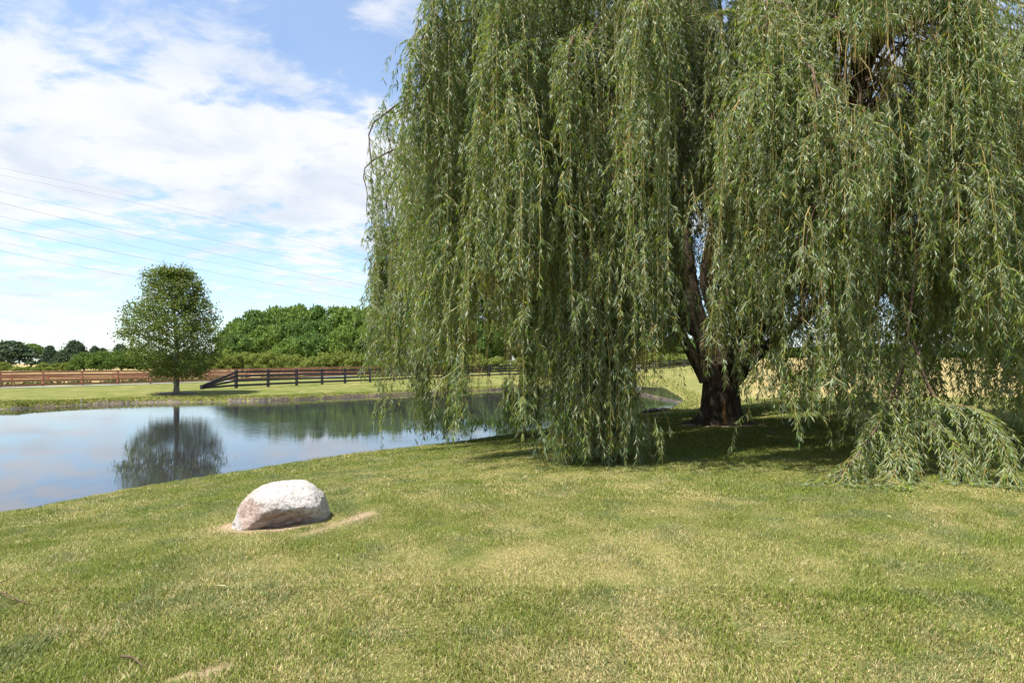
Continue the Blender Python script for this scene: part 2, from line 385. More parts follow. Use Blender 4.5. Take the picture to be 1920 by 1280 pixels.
# limbs through photo positions at chosen distances
T0 = TR[1]
limb_px = [
 ([(1322, 712, 0), (1290, 650, -.1), (1268, 605, -.3), (1246, 555, -.6), (1215, 470, -1.2), (1150, 380, -2.2), (1080, 290, -3.2)], .17, .05),
 ([(1338, 712, 0), (1318, 630, .1), (1300, 560, .2), (1288, 470, .5), (1270, 330, .9), (1230, 200, 1.2), (1170, 60, 1.4)], .30, .08),
 ([(1352, 712, 0), (1350, 620, 0), (1325, 520, -.1), (1342, 420, -.2), (1347, 300, -.4), (1370, 160, -.6), (1400, -20, -.6)], .24, .07),
 ([(1370, 712, 0), (1410, 640, -.1), (1452, 575, -.3), (1502, 470, -.8), (1560, 330, -1.6), (1600, 180, -2.6), (1660, 70, -3.6), (1750, 35, -4.4)], .25, .10),
 ([(1378, 712, .1), (1425, 660, .5), (1500, 600, 1.2), (1590, 520, 2.2), (1660, 430, 3.0), (1720, 330, 4.0)], .19, .06),
 ([(1345, 712, .2), (1340, 620, .8), (1380, 500, 2.0), (1400, 380, 3.5), (1390, 250, 5.0)], .22, .07),
 ([(1360, 712, -.15), (1385, 630, -.6), (1470, 540, -1.5), (1580, 430, -2.7), (1720, 340, -4.0), (1860, 300, -5.0)], .17, .05),
 ([(1318, 640, .1), (1230, 560, .4), (1130, 545, .6), (1040, 565, .8), (960, 575, .9), (880, 590, .9)], .11, .03),
 ([(1292, 520, .4), (1190, 430, .5), (1110, 455, .5), (1010, 480, .5), (915, 502, .4)], .12, .04),
 ([(1288, 470, .5), (1180, 360, .2), (1060, 250, -.2), (940, 170, -.4), (840, 130, -.3)], .13, .04),
 ([(1040, 565, .8), (960, 535, .5), (870, 540, .3), (790, 542, .2), (740, 556, .2), (698, 582, .2)], .05, .015),
]
limbs = []
for kx, (pts, r0, r1) in enumerate(limb_px):
    W3 = np.array([PX(px, py, T0+dy) for px, py, dy in pts])
    if pts[0][1] == 712: W3[0, 2] = TZ+1.15
    P = smooth_path(W3, 46); P += (rng.normal(size=P.shape)*.012).cumsum(0)*.5*np.linspace(0, 1, 46)[:, None]
    rr = r0+(r1-r0)*np.linspace(0, 1, 46)**.8
    limbs.append((P, rr))
    mb = MB(); add_tube(mb, loc(P), rr, 14, .25, kx*7.7, (1.1, 1.1, 1.1)); mb.build('limb', M_bark, willow, True, True)

# secondary boughs: arch outwards over the dome
def dome(r): return 5.2+7.5*np.sqrt(np.clip(1-(r/9.75)**3.2, 0, 1))
allP = np.concatenate([P for P, _ in limbs[:10]]); hgt = allP[:, 2]
boughs = []
NB = 250
for kb in range(NB):
    az = (kb*2.399963+rng.normal()*.15)
    lev = rng.random()
    sq = 1-.24*max(0, math.cos(az+R(68)))**2-.07*max(0, math.cos(az))
    Rn = 9.5*(.42+.56*rng.random()**.55); Rr = Rn*sq
    frac = .62+.38*rng.random()**.6 if kb % 3 else .40+.35*rng.random()
    d = np.array([math.cos(az), math.sin(az)])
    end = np.array([d[0]*Rr, d[1]*Rr, dome(Rn)*frac-.4])
    # spring from the nearest sensible limb point
    tgt = np.array([TR[0]+d[0]*Rr*.35, TR[1]+d[1]*Rr*.35, dome(Rn*.35)*frac*.72])
    j = np.argmin(np.linalg.norm(allP-tgt, axis=1)+8*(hgt < 2.6))
    st_ = allP[j]-TR
    midp = st_*.35+np.array([d[0]*Rr, d[1]*Rr, 0])*.5; midp[2] = max(st_[2]+.5, min(dome(Rn*.55), end[2]+1.2+rng.random()*1.2)*.98)
    p3 = end.copy()
    lowest = end+np.array([d[0]*.25, d[1]*.25, -.9-rng.random()*.8])
    P = smooth_path(np.array([st_, st_*.5+midp*.5+[0, 0, .35], midp, p3, lowest]), 26)
    P[:, :2] += (rng.normal(size=(26, 2))*.05).cumsum(0)*.6; P[:, 2] += (rng.normal(size=26)*.03).cumsum()
    boughs.append(P)
low = limbs[10][0]-TR
sp_boughs = [smooth_path(np.array([PX(*q_) for q_ in pth])-TR, 16) for pth in (
    [(1200, 150, 12.5), (1150, 190, 10.8), (1110, 250, 9.8), (1075, 340, 9.5)],
    [(1250, 130, 12.0), (1200, 180, 10.5), (1170, 250, 9.6), (1150, 340, 9.3)],
    [(1180, 330, 11.5), (1140, 380, 10.2), (1120, 430, 9.6), (1110, 480, 9.4)])]
arcs = []
for k in range(64):                       # slender arching shoots in the outer skirt
    pxk = rng.uniform(1380, 1930) if k < 44 else rng.uniform(760, 1200); pyk = rng.uniform(60, 560); Yk = (8.8 if pxk > 1380 else 10.0)+2.6*rng.random()
    a = PX(pxk, pyk, Yk)-TR; dirx = rng.normal()*.9; ry = -.3-.5*rng.random(); lk = .8+.8*rng.random()
    ex = proj(a+TR+np.array([dirx*1.25, ry*1.1, -.9])*lk)[0]
    if a[2] > 11 or np.hypot(a[0], a[1]) > 8.5 or ex < 830: continue
    arcs.append(smooth_path([a, a+np.array([dirx*.4, ry*.4, .22])*lk, a+np.array([dirx*.85, ry*.8, .12])*lk, a+np.array([dirx*1.15, ry, -.35])*lk, a+np.array([dirx*1.25, ry*1.1, -.95])*lk], 14))
boughs_all = boughs+arcs+sp_boughs+[low, limbs[7][0]-TR, limbs[8][0]-TR, limbs[9][0]-TR]
for kb, P in enumerate(boughs):
    if kb < 100:
        mb = MB(); add_tube(mb, P, np.linspace(.05, .009, len(P)), 6, .15, kb); mb.build('branch', M_branch, willow, True)
mbx = MB()
for P in arcs: add_tube(mbx, P, np.linspace(.011, .004, len(P)), 5)
for P in boughs[100:]: add_tube(mbx, P, np.linspace(.04, .008, len(P)), 5)
o = mbx.build('branches', M_branch, willow, True); o['kind'] = 'stuff'

# hanging strands
yb_x = [600, 690, 742, 755, 850, 880, 925, 950, 1010, 1030, 1090, 1190, 1205, 1220, 1265, 1300, 1325, 1395, 1420, 1440, 1475, 1490, 1550, 1580, 1880, 1900, 2200]
yb_y = [800, 800, 802, 838, 834, 800, 797, 812, 812, 855, 868, 866, 840, 790, 768, 715, 705, 705, 750, 800, 800, 780, 780, 800, 800, 870, 880]
K = 11
strands = []
def add_strands(A, hd, o_, Ls):          # attach points, horizontal headings, reach, lengths
    s = np.linspace(0, 1, K)[None, :, None]
    n = len(A); hd = hd/np.linalg.norm(hd, axis=1, keepdims=True)
    h3 = np.c_[hd, np.zeros(n)][:, None]
    off = h3*(o_[:, None, None]*(1-np.exp(-5*s)))
    drop = np.zeros((n, K, 3)); sl = s[..., 0]
    drop[..., 2] = -Ls[:, None]*sl**1.12+(o_[:, None]*.5)*np.sin(np.clip(sl*9, 0, math.pi))*.5
    sway = rng.normal(size=(n, 1, 2))*.10*s**1.6*np.sqrt(Ls)[:, None, None]
    wob = np.cumsum(rng.normal(size=(n, K, 2))*.014, 1)
    P = A[:, None]+off+drop; P[..., :2] += sway+wob
    strands.append(P)
for kb, P in enumerate(boughs_all):
    special = kb >= NB+len(arcs); arc = NB <= kb < NB+len(arcs)
    ln = np.linalg.norm(np.diff(P, axis=0), axis=1).sum()
    front = NB+len(arcs) <= kb < NB+len(arcs)+3; nc = 22 if front else int(ln*(2.4 if special else .7 if arc else .80))
    t0 = .12 if special else .30
    for _ in range(nc):
        t = t0+(1-t0)*rng.random()**.8
        fi = t*(len(P)-1); i0 = int(min(fi, len(P)-2)); a = P[i0]+(P[i0+1]-P[i0])*(fi-i0)
        mcl = rng.integers(3, 9)
        base_h = rng.normal(size=2)+.6*a[:2]/(np.linalg.norm(a[:2])+.1)
        A = np.repeat(a[None], mcl, 0)+rng.normal(size=(mcl, 3))*[.10, .10, .05]
        hd = base_h+rng.normal(size=(mcl, 2))*.45
        o_ = .12+.45*rng.random(mcl)*rng.random()+.05
        tip = A.copy(); tip[:, :2] += hd/np.linalg.norm(hd, axis=1, keepdims=True)*o_[:, None]
        wp = tip+TR; px, _y = proj(wp)
        zb = CZ-(np.interp(px, yb_x, yb_y)-HZ)*wp[:, 1]/F-TZ
        g = np.maximum(H(wp[:, 0], wp[:, 1]), WZ)-TZ
        room = np.maximum(tip[:, 2]-np.maximum(zb, g+.06), .25)
        full = 1.2+4.2*rng.random()**.9
        Ls = full*(.6+.5*rng.random(mcl))
        if arc: Ls = Ls*.55
        if special: Ls = Ls+(4.0 if front else 1.0)
        cl = rng.random()
        Ls = np.where((Ls > room*.72) & (cl < .8), room*(.80+.2*rng.random(mcl)), Ls)
        # in the low outer skirt most strands run right down
        rr = np.linalg.norm(a[:2])
        if rr > 5.4 and cl < .70: Ls = np.maximum(Ls, np.minimum(room*(.7+.3*rng.random(mcl)), 6.6))
        # the high left edge stops short, leaving sky under it
        hi = (px < 775) & (tip[:, 2] > 4.5)
        yend = 470+130*rng.random(mcl)+np.clip(px-735, 0, 60)*2
        zend = CZ-(yend-HZ)*wp[:, 1]/F-TZ
        Ls = np.where(hi, np.minimum(Ls, np.maximum(tip[:, 2]-zend, .3)), Ls)
        gapn = fbm(np.array([a[0]*1.15+30]), np.array([a[1]*1.15+11]), 2)[0]
        if not special and gapn < .50: Ls = np.minimum(Ls, room*(.45+.25*rng.random(mcl)))
        Ls = np.minimum(Ls, room)
        ok = px > 694
        if ok.any(): add_strands(A[ok], hd[ok], o_[ok], Ls[ok])
ST = np.concatenate(strands)
print('strands', len(ST))
def path_len(P): return np.linalg.norm(np.diff(P, axis=1), axis=2).sum(1)
def sample(P, idx, s):
    Kk = P.shape[1]; f = s*(Kk-1); i0 = np.minimum(f.astype(int), Kk-2); fr = (f-i0)[:, None]
    a = P[idx, i0]; b_ = P[idx, i0+1]; return a+(b_-a)*fr, unit(b_-a)
# side twigs along the strands
Lg = path_len(ST); uST = rng.random(len(ST))
cnt = rng.poisson(np.clip(Lg, 0, 7)*1.9)
ix = np.repeat(np.arange(len(ST)), cnt); s = .05+.93*rng.random(len(ix))
b0, tg = sample(ST, ix, s)
az = rng.random(len(ix))*2*math.pi; hd = np.stack([np.cos(az), np.sin(az), np.zeros(len(ix))], -1)
tl = .18+.62*rng.random(len(ix))**1.4
q = np.linspace(0, 1, 4)[None, :, None]
SUB = b0[:, None]+hd[:, None]*(tl[:, None, None]*.58*(1-(1-q)**2))+tg[:, None]*(tl[:, None, None]*.25*q)+np.array([0, 0, -1.])*(tl[:, None, None]*.75*q**1.6)
gz = np.maximum(H(SUB[:, -1, 0]+TR[0], SUB[:, -1, 1]+TR[1]), WZ)-TZ
okm = SUB[:, -1, 2] > gz+.03; SUB = SUB[okm]; uSUB = uST[ix][okm]
# leafy sprays along the boughs themselves
sp_l = []
for kb, P in enumerate(boughs_all):
    ln = np.linalg.norm(np.diff(P, axis=0), axis=1).sum(); k = int(ln*9)
    t = (.22 if kb < NB else .1)+.78*rng.random(k)**.75; f = np.minimum(t, .999)*(len(P)-1); i0 = np.minimum(f.astype(int), len(P)-2)
    a = P[i0]+(P[i0+1]-P[i0])*(f-i0)[:, None]; tg = unit(P[i0+1]-P[i0])
    az = rng.random(k)*2*math.pi; hd = np.stack([np.cos(az), np.sin(az), .25+.5*rng.random(k)], -1)
    tl_ = .25+.5*rng.random(k); q = np.linspace(0, 1, 4)[None, :, None]
    sp_l.append(a[:, None]+(tg*.5)[:, None]*tl_[:, None, None]*q+hd[:, None]*tl_[:, None, None]*.55*(1-(1-q)**2)+np.array([0, 0, -1.])*tl_[:, None, None]*(.9*q**2))
sp_l = np.concatenate(sp_l); _px = proj(sp_l[:, -1]+TR)[0]; SUB = np.concatenate([SUB, sp_l[_px > 690]]); uSUB = np.concatenate([uSUB, rng.random((_px > 690).sum())])
def leaf_on(P, dens, u, off0=0.0):
    lg = path_len(P); mid = P[:, P.shape[1]//2]+TR
    far = sm(mid[:, 1], 12.5, 19)
    n = rng.poisson(lg*dens*(1-.55*far)); ix = np.repeat(np.arange(len(P)), n)
    s = off0+(1-off0)*rng.random(len(ix)); p, t = sample(P, ix, s)
    az = rng.random(len(ix))*2*math.pi
    rad_ = np.stack([np.cos(az), np.sin(az), .15*rng.normal(size=len(ix))], -1)
    D = t*.65+rad_*(.45+.3*rng.random((len(ix), 1)))+np.array([0, 0, -.38])
    hue = rng.normal(size=len(P)).clip(-1.6, 2)
    return p, D, far[ix], hue[ix], u[ix]
p1, d1, f1, h1, u1 = leaf_on(ST, 25, uST, .05); p2, d2, f2, h2, u2 = leaf_on(SUB, 36, uSUB)
p = np.vstack([p1, p2]); D = np.vstack([d1, d2]); fr = np.concatenate([f1, f2]); hue = np.concatenate([h1, h2])
def openness(q):                         # where the crown is thinner: openings between the tresses
    px, py = proj(q+TR); keep = np.ones(len(q))*.96
    for (xa, ya, xb, yb, kp) in [(870, 500, 1000, 700, .45), (1478, 520, 1560, 690, .40), (1640, 540, 1730, 670, .45), (1285, 360, 1345, 540, .5), (1560, 50, 1740, 230, .5), (1585, 95, 1650, 200, .15), (1635, 50, 1700, 130, .15), (1690, 20, 1770, 80, .2), (1560, 60, 1600, 150, .35), (1640, 130, 1720, 190, .4), (1660, 230, 1730, 420, .5), (1235, 400, 1345, 660, .72), (1190, 650, 1312, 790, .35), (700, 380, 760, 520, .75), (1190, 650, 1312, 790, .35), (872, 590, 948, 790, .10), (765, 700, 785, 800, .3), (1008, 690, 1030, 800, .2), (712, 690, 758, 810, .25), (800, 680, 838, 775, .2), (950, 640, 985, 740, .25), (1440, 540, 1565, 640, .85), (1490, 330, 1600, 470, .45), (1650, 380, 1735, 520, .45), (1540, 220, 1640, 330, .5), (1760, 250, 1830, 420, .5), (1600, 540, 1720, 660, .85), (1180, 300, 1230, 420, .6), (1225, 600, 1300, 680, .7), (1385, 590, 1450, 680, .75), (700, 250, 780, 420, .7), (1075, 400, 1130, 470, .6), (1010, 250, 1070, 330, .7), (1420, 380, 1500, 480, .55), (1000, 480, 1060, 590, .6)]:
        e = sm(px, xa-15, xa+15)*sm(-px, -xb-15, -xb+15)*sm(py, ya-20, ya+20)*sm(-py, -yb-20, -yb+20)
        keep *= 1-(1-kp)*e
    return keep
uu = np.concatenate([u1, u2])
kz = .7*uu+.3*rng.random(len(p)) < openness(p)
p, D, fr, hue = p[kz], D[kz], fr[kz], hue[kz]
print('leaves', len(p))
n = len(p)
LN = (.085+.065*rng.random(n))*(1+.5*fr); WD = (.0155+.008*rng.random(n))*(1+.7*fr)
tone = (.85+.5*(noise3((p+3)*.9, 1.0)+.15))[:, None]
cl = pal(n, [(.126, .198, .034), (.164, .236, .040), (.232, .280, .058), (.098, .166, .052), (.36, .33, .09)], [.3, .3, .2, .16, .04], .16)*tone.clip(.6, 1.4)
cl = cl*(1+hue[:, None]*np.array([.20, .13, .05]))
Vl, Fl, Cl = leaves(p, D, LN, WD, cl)
mesh('foliage', Vl, [Fl], M_willow, willow, Cl)
def strip_tubes(P, r0, r1):
    n, k, _ = P.shape; T = unit(np.gradient(P, axis=1)); rf = unit(rng.normal(size=(n, 1, 3)))
    A = unit(np.cross(T, rf)); B = np.cross(T, A); r = (r0+(r1-r0)*np.linspace(0, 1, k))[None, :, None]
    Vv = np.stack([P+(A*math.cos(a)+B*math.sin(a))*r for a in (0, 2.094, 4.189)], 2).reshape(-1, 3)
    i = (np.arange(n)[:, None, None]*k+np.arange(k-1)[None, :, None])*3; j = np.arange(3)[None, None]; j2 = (j+1) % 3
    return Vv, np.stack([i+j, i+j2, i+3+j2, i+3+j], -1).reshape(-1, 4)
v1, q1_ = strip_tubes(ST, .0055, .0022); v2, q2_ = strip_tubes(SUB, .0030, .0015)
q1_ = q1_[uST[q1_[:, 0]//(3*K)] < openness(v1[q1_[:, 0]])+.1]; q2_ = q2_[uSUB[q2_[:, 0]//12] < openness(v2[q2_[:, 0]])+.1]
o = mesh('twigs', np.vstack([v1, v2]), [np.vstack([q1_, q2_+len(v1)])], M_twig, willow); o['kind'] = 'stuff'

# low boughs on the right that lie on the lawn
def bough(pts, r0, r1, ntw, twl, name='low_bough'):
    P = smooth_path(np.array([PX(px, py, Yd) for px, py, Yd in pts]), 30)-TR
    gz = H(P[:, 0]+TR[0], P[:, 1]+TR[1])-TZ+.03; P[:, 2] = np.maximum(P[:, 2], gz)
    mb = MB(); add_tube(mb, P, np.linspace(r0, r1, 30), 7, .1); bo = mb.build(name, M_branch, willow, True)
    t = .25+.75*rng.random(ntw); f = t*29; i0 = np.minimum(f.astype(int), 28); a = P[i0]+(P[i0+1]-P[i0])*(f-i0)[:, None]; tg = unit(P[i0+1]-P[i0])
    az = rng.random(ntw)*2*math.pi; hd = np.stack([np.cos(az), np.sin(az), .25*rng.random(ntw)], -1)
    tl = twl*(.5+.8*rng.random(ntw)); q = np.linspace(0, 1, 6)[None, :, None]
    S = a[:, None]+tg[:, None]*tl[:, None, None]*.55*q+hd[:, None]*tl[:, None, None]*.5*(1-(1-q)**2)+np.array([0, 0, -1.])*tl[:, None, None]*(.95*q**1.8)
    g = H(S[..., 0]+TR[0], S[..., 1]+TR[1])-TZ+.03; S[..., 2] = np.maximum(S[..., 2], g+.04*rng.random(S.shape[:2]))
    lg = path_len(S); nn = rng.poisson(lg*74); ix = np.repeat(np.arange(ntw), nn); p, tt = sample(S, ix, rng.random(len(ix)))
    az = rng.random(len(ix))*2*math.pi
    D = tt*.6+np.stack([np.cos(az), np.sin(az), .2*rng.normal(size=len(ix))], -1)*.6+np.array([0, 0, -.3])
    n = len(p)
    cl = pal(n, [(.18, .245, .04), (.215, .27, .045), (.26, .30, .06), (.14, .205, .05)], None, .16)
    Vl, Fl, Cl = leaves(p, D, .08+.05*rng.random(n), .014+.006*rng.random(n), cl)
    Vl = Vl.reshape(-1, 4, 3)
    g = H(Vl[:, 0, 0]+TR[0], Vl[:, 0, 1]+TR[1])-TZ+.012
    Vl[..., 2] = np.maximum(Vl[..., 2], g[:, None]); Vl = Vl.reshape(-1, 3)
    fo = mesh('foliage', Vl, [Fl], M_willow, bo, Cl)
    vv, qq = strip_tubes(S, .0045, .002); mesh('twig', vv, [qq], M_twig, bo)
bough([(1720, 470, 9.25), (1705, 600, 8.85), (1690, 690, 8.65), (1655, 780, 8.35), (1610, 850, 8.05), (1562, 905, 7.75)], .022, .006, 58, .50)
bough([(1712, 640, 8.65), (1740, 720, 8.45), (1770, 757, 8.25), (1825, 765, 8.05), (1862, 810, 7.85), (1885, 880, 7.65)], .018, .005, 66, .46)
bough([(1700, 660, 8.85), (1680, 770, 8.45), (1690, 830, 8.15), (1680, 880, 7.85), (1665, 905, 7.65)], .016, .005, 58, .55)
bough([(1725, 650, 8.85), (1715, 760, 8.55), (1745, 790, 8.35), (1790, 830, 8.05), (1800, 880, 7.85)], .016, .005, 60, .48)
bough([(1640, 620, 9.45), (1620, 740, 8.95), (1640, 800, 8.65), (1660, 850, 8.45)], .014, .005, 44, .5)

# ================================================================== round tree beyond the pond
maple = empty('round_tree', MP, 'lone rounded leafy tree on the far bank mirrored in the pond', 'tree')
sc = MP[1]/F
prof = [(510, 50, 22), (520, 57, 32), (535, 61, 46), (560, 59, 48), (575, 80, 70), (590, 92, 75), (605, 99, 73), (617, 101, 84), (640, 95, 81), (660, 82, 74), (680, 64, 68), (695, 50, 58), (704, 30, 40)]
pz = np.array([(737-a[0])*sc for a in prof])[::-1]; pl = np.array([a[1]*sc for a in prof])[::-1]; pr = np.array([a[2]*sc for a in prof])[::-1]
mb = MB(); P = smooth_path([(0, 0, -.1), (0, 0, .6), (.02, 0, 1.8), (-.1, .05, 4), (-.3, 0, 6), (-.4, 0, 7.6)], 30)
rr = np.interp(np.linspace(0, 1, 30), [0, .05, .12, .3, .6, 1], [.30, .19, .15, .14, .09, .02])
add_tube(mb, P, rr, 12, .12); mb.build('trunk', M_trunk, maple, True)
def crown_radius(z, az):
    l = np.interp(z, pz, pl); r_ = np.interp(z, pz, pr); w = .5+.5*np.cos(az); return l*(1-w)+r_*w
cps = []
for kx in range(52):
    z0 = .9+6.2*rng.random()**.9; az = kx*2.4+rng.normal()*.3
    zt = min(z0+.9+1.1*rng.random(), 7.9); rt = crown_radius(zt, az)*(.75+.22*rng.random())
    a = P[np.argmin(abs(P[:, 2]-z0))]; e = np.array([math.cos(az)*rt, math.sin(az)*rt, zt])
    Q = smooth_path([a, a*.5+e*.5+[0, 0, -.1], e], 10); cps.append(Q)
    mb = MB(); add_tube(mb, Q, np.linspace(.045, .01, 10), 5); mb.build('branch', M_trunk, maple, True)
cl_ = []
for Q in cps:
    for t in (4, 5, 6, 7, 8, 9): cl_.append(Q[t]+rng.normal(size=3)*.25)
while len(cl_) < 980:
    z = pz[0]+(pz[-1]-pz[0])*rng.random()**(1.0 if len(cl_) % 4 else 1.8); az = rng.random()*6.283; r_ = crown_radius(z, az)*rng.random()**.40
    cl_.append(np.array([math.cos(az)*r_, math.sin(az)*r_, z]))
cl_ = np.array(cl_)
az = np.arctan2(cl_[:, 1], cl_[:, 0]); rmax = crown_radius(cl_[:, 2], az); rr = np.hypot(cl_[:, 0], cl_[:, 1]); f = np.minimum(1, rmax*.97/np.maximum(rr, .01)); cl_[:, :2] *= f[:, None]
cl_[:, 2] = np.clip(cl_[:, 2], pz[0]+.15, pz[-1]-.05)
ix = np.repeat(np.arange(len(cl_)), rng.integers(8, 54, len(cl_)))
p = cl_[ix]+rng.normal(size=(len(ix), 3))*[.20, .20, .15]
n = len(p); D = rng.normal(size=(n, 3))+[0, 0, -.5]
cc = pal(n, [(.115, .165, .032), (.145, .19, .036), (.09, .14, .03), (.20, .20, .055), (.16, .13, .05)], [.36, .28, .22, .09, .05], .18)
Vl, Fl, Cl = leaves(p, D, (.10+.06*rng.random(n)), .07+.035*rng.random(n), cc, .15, .45, np.tile([0, -.1, 1.], (n, 1)), .45)
mesh('crown', Vl, [Fl], M_maple, maple, Cl)
# mulch disc at its foot
a_ = np.arange(28)*2*math.pi/28; rr = 1.0+.15*rng.random(28); Vm = np.c_[np.cos(a_)*rr, np.sin(a_)*rr*.8]; Vm = np.vstack([Vm, [[0, 0]]])
zm = H(Vm[:, 0]+MP[0], Vm[:, 1]+MP[1])+.02; zm[-1] += .07
Fm = np.stack([np.arange(28), (np.arange(28)+1) % 28, np.full(28, 28)], -1)
o = mesh('mulch_ring', np.c_[Vm+MP[:2], zm], [Fm], paint_mat('mulch', (.035, .025, .018), (.09, .065, .045), 14), None, None, None, True); tag(o, kind='structure')

# ================================================================== far trees and shrubs
def crown_mesh(name, kind):
    """a crown of unit half-width and unit height"""
    if kind == 'wood':
        nc, lp = 70, 150
        u = rng.random(nc)*2-1; az = rng.random(nc)*6.283; rr = np.sqrt(1-(u*.98)**2)
        c_ = np.stack([rr*np.cos(az)*.82, rr*np.sin(az)*.82, .52+.40*u], -1); cr = .17+.11*rng.random(nc)
        cols = [(.092, .165, .034), (.125, .20, .042), (.155, .23, .05), (.070, .132, .034)]; fl = .55
    elif kind == 'light':
        nc, lp = 60, 150
        u = rng.random(nc)*2-1; az = rng.random(nc)*6.283; rr = np.sqrt(1-(u*.98)**2)
        c_ = np.stack([rr*np.cos(az)*.82, rr*np.sin(az)*.82, .52+.38*u], -1); cr = .18+.10*rng.random(nc)
        cols = [(.14, .215, .04), (.17, .245, .046), (.115, .185, .038)]; fl = .6
    elif kind == 'shrub':
        nc, lp = 60, 120
        az = rng.random(nc)*6.283; r_ = np.sqrt(rng.random(nc))*.85
        c_ = np.stack([r_*np.cos(az), r_*np.sin(az), (.15+.75*rng.random(nc))*np.sqrt(np.clip(1-r_**2, .05, 1))], -1); cr = .16+.1*rng.random(nc)
        cols = [(.17, .22, .04), (.20, .245, .045), (.13, .19, .036), (.26, .27, .07)]; fl = .7
    elif kind == 'darkshrub':
        nc, lp = 60, 120
        az = rng.random(nc)*6.283; r_ = np.sqrt(rng.random(nc))*.85
        c_ = np.stack([r_*np.cos(az), r_*np.sin(az), (.15+.75*rng.random(nc))*np.sqrt(np.clip(1-r_**2, .05, 1))], -1); cr = .16+.1*rng.random(nc)
        cols = [(.10, .165, .028), (.13, .195, .032), (.075, .13, .026)]; fl = .7
    else:                                  # pine: tiers
        nc, lp = 75, 100
        z = rng.random(nc)**.9; az = rng.random(nc)*6.283; r_ = (1-z)**.55*(.6+.4*rng.random(nc))*.9
        c_ = np.stack([r_*np.cos(az), r_*np.sin(az), .06+.9*z], -1); cr = .13+.10*rng.random(nc)
        cols = [(.07, .11, .062), (.09, .13, .07), (.06, .092, .06)]; fl = .35
    ix = np.repeat(np.arange(nc), lp); v = unit(rng.normal(size=(len(ix), 3))); v[:, 2] = np.where(v[:, 2] < -.25, -v[:, 2], v[:, 2])
    sh = (.75+.3*rng.random((len(ix), 1)))
    p = c_[ix]+v*sh*cr[ix][:, None]*np.array([1, 1, fl])
    p = np.vstack([p, np.array([[0, 0, .5]])+rng.normal(size=(1200, 3))*[.33, .33, .17]])
    hint = np.vstack([v, unit(rng.normal(size=(1200, 3)))])
    n = len(p); D = rng.normal(size=(n, 3)); p[:, 2] = np.clip(p[:, 2], .02, 1.02)
    cc = pal(n, cols, None, .15)
    V_, F_, C_ = leaves(p, D, .055+.04*rng.random(n), .045+.025*rng.random(n), cc, .1, .5, hint, .6)
    o = mesh(name, V_, [F_], M_far, None, C_); C.objects.unlink(o); me = o.data; bpy.data.objects.remove(o); return me
crowns = {k: [crown_mesh('crown', k) for _ in range(nv)] for k, nv in (('wood', 4), ('light', 2), ('shrub', 3), ('darkshrub', 2), ('pine', 3))}
mbt = MB(); add_tube(mbt, np.array([(0, 0, -.05), (.02, 0, .2), (-.02, .01, .45), (.0, 0, .75)]), [.06, .045, .035, .012], 7); tk = mbt.build('trunk', M_trunk, None, True); trunk_me = tk.data; C.objects.unlink(tk); bpy.data.objects.remove(tk)
mbt = MB()
for kx in range(5):
    a_ = kx*1.3; add_tube(mbt, np.array([(0, 0, -.03), (.1*math.cos(a_), .1*math.sin(a_), .3), (.3*math.cos(a_), .3*math.sin(a_), .7)]), [.03, .02, .008], 5)
tk = mbt.build('stem', M_trunk, None, True); stem_me = tk.data; C.objects.unlink(tk); bpy.data.objects.remove(tk)
def far_tree(kind, px, top, wpx, Yd, label, name='tree', cat='tree', group=None, base=None, lift=.0):
    x = (px-960)*Yd/F; gz = float(H(x, Yd)); ht = CZ-(top-HZ)*Yd/F-gz; hw = wpx/2*Yd/F
    o = empty(name, (x, Yd, gz), label, cat, group, rng.random()*6.28)
    c_ = bpy.data.objects.new('crown', crowns[kind][rng.integers(len(crowns[kind]))]); C.objects.link(c_); c_.parent = o
    c_.scale = (hw, hw, ht*(1-lift)); c_.location = (0, 0, ht*lift)
    s_ = bpy.data.objects.new('stem' if 'shrub' in kind else 'trunk', stem_me if 'shrub' in kind else trunk_me); C.objects.link(s_); s_.parent = o
    s_.scale = (hw*.9, hw*.9, ht*.95) if 'shrub' in kind else (ht*.8, ht*.8, ht)
    return o
G1 = 'trees of the wood beyond the fences'; LW = 'tall rounded deep green tree in the wood beyond the brown fence'
for px, top, w, Yd in [(442, 606, 74, 134), (478, 588, 86, 140), (522, 580, 84, 143), (566, 577, 90, 145), (612, 577, 88, 146), (655, 580, 84, 144), (694, 582, 84, 142),
                       (455, 626, 80, 124), (502, 612, 84, 126), (548, 606, 84, 128), (598, 604, 80, 128), (545, 636, 66, 118), (590, 628, 70, 119)]:
    far_tree('light' if rng.random() < .3 else 'wood', px, top, w, Yd, LW, 'wood_tree', 'tree', G1, None, .10)
far_tree('light', 650, 614, 70, 116, 'paler feathery rounded tree standing in front of the deep green wood', 'pale_tree', 'tree', None, None, .08)
far_tree('light', 696, 606, 66, 118, 'bright green tree at the end of the wood beside the willow strands', 'pale_tree', 'tree', None, None, .08)
G2 = 'trees seen through the willow strands'; L2 = 'bright green tree seen through the hanging willow strands'
for px, top, w, Yd in [(745, 590, 90, 128), (800, 596, 90, 126), (855, 588, 96, 130), (905, 600, 80, 124), (950, 584, 92, 128), (1000, 592, 90, 126), (1050, 600, 90, 130), (1105, 606, 96, 132), (1160, 612, 96, 134), (1215, 622, 90, 136), (1270, 632, 90, 138)]:
    far_tree(['light', 'wood'][rng.integers(2)], px, top, w, Yd, L2, 'tree', 'tree', G2, None, .06)
G3 = 'dark tree line past the hay field'; L3 = 'dark distant tree in the line past the hay field behind the willow'
for kx, px in enumerate(range(1330, 2010, 48)):
    far_tree('wood', px+rng.normal()*6, 650+rng.normal()*6, 78, 190+rng.random()*12, L3, 'tree', 'tree', G3)
far_tree('pine', 18, 640, 116, 186, 'broad dark pine with layered boughs, largest of the far pines', 'pine_tree', 'tree', None)
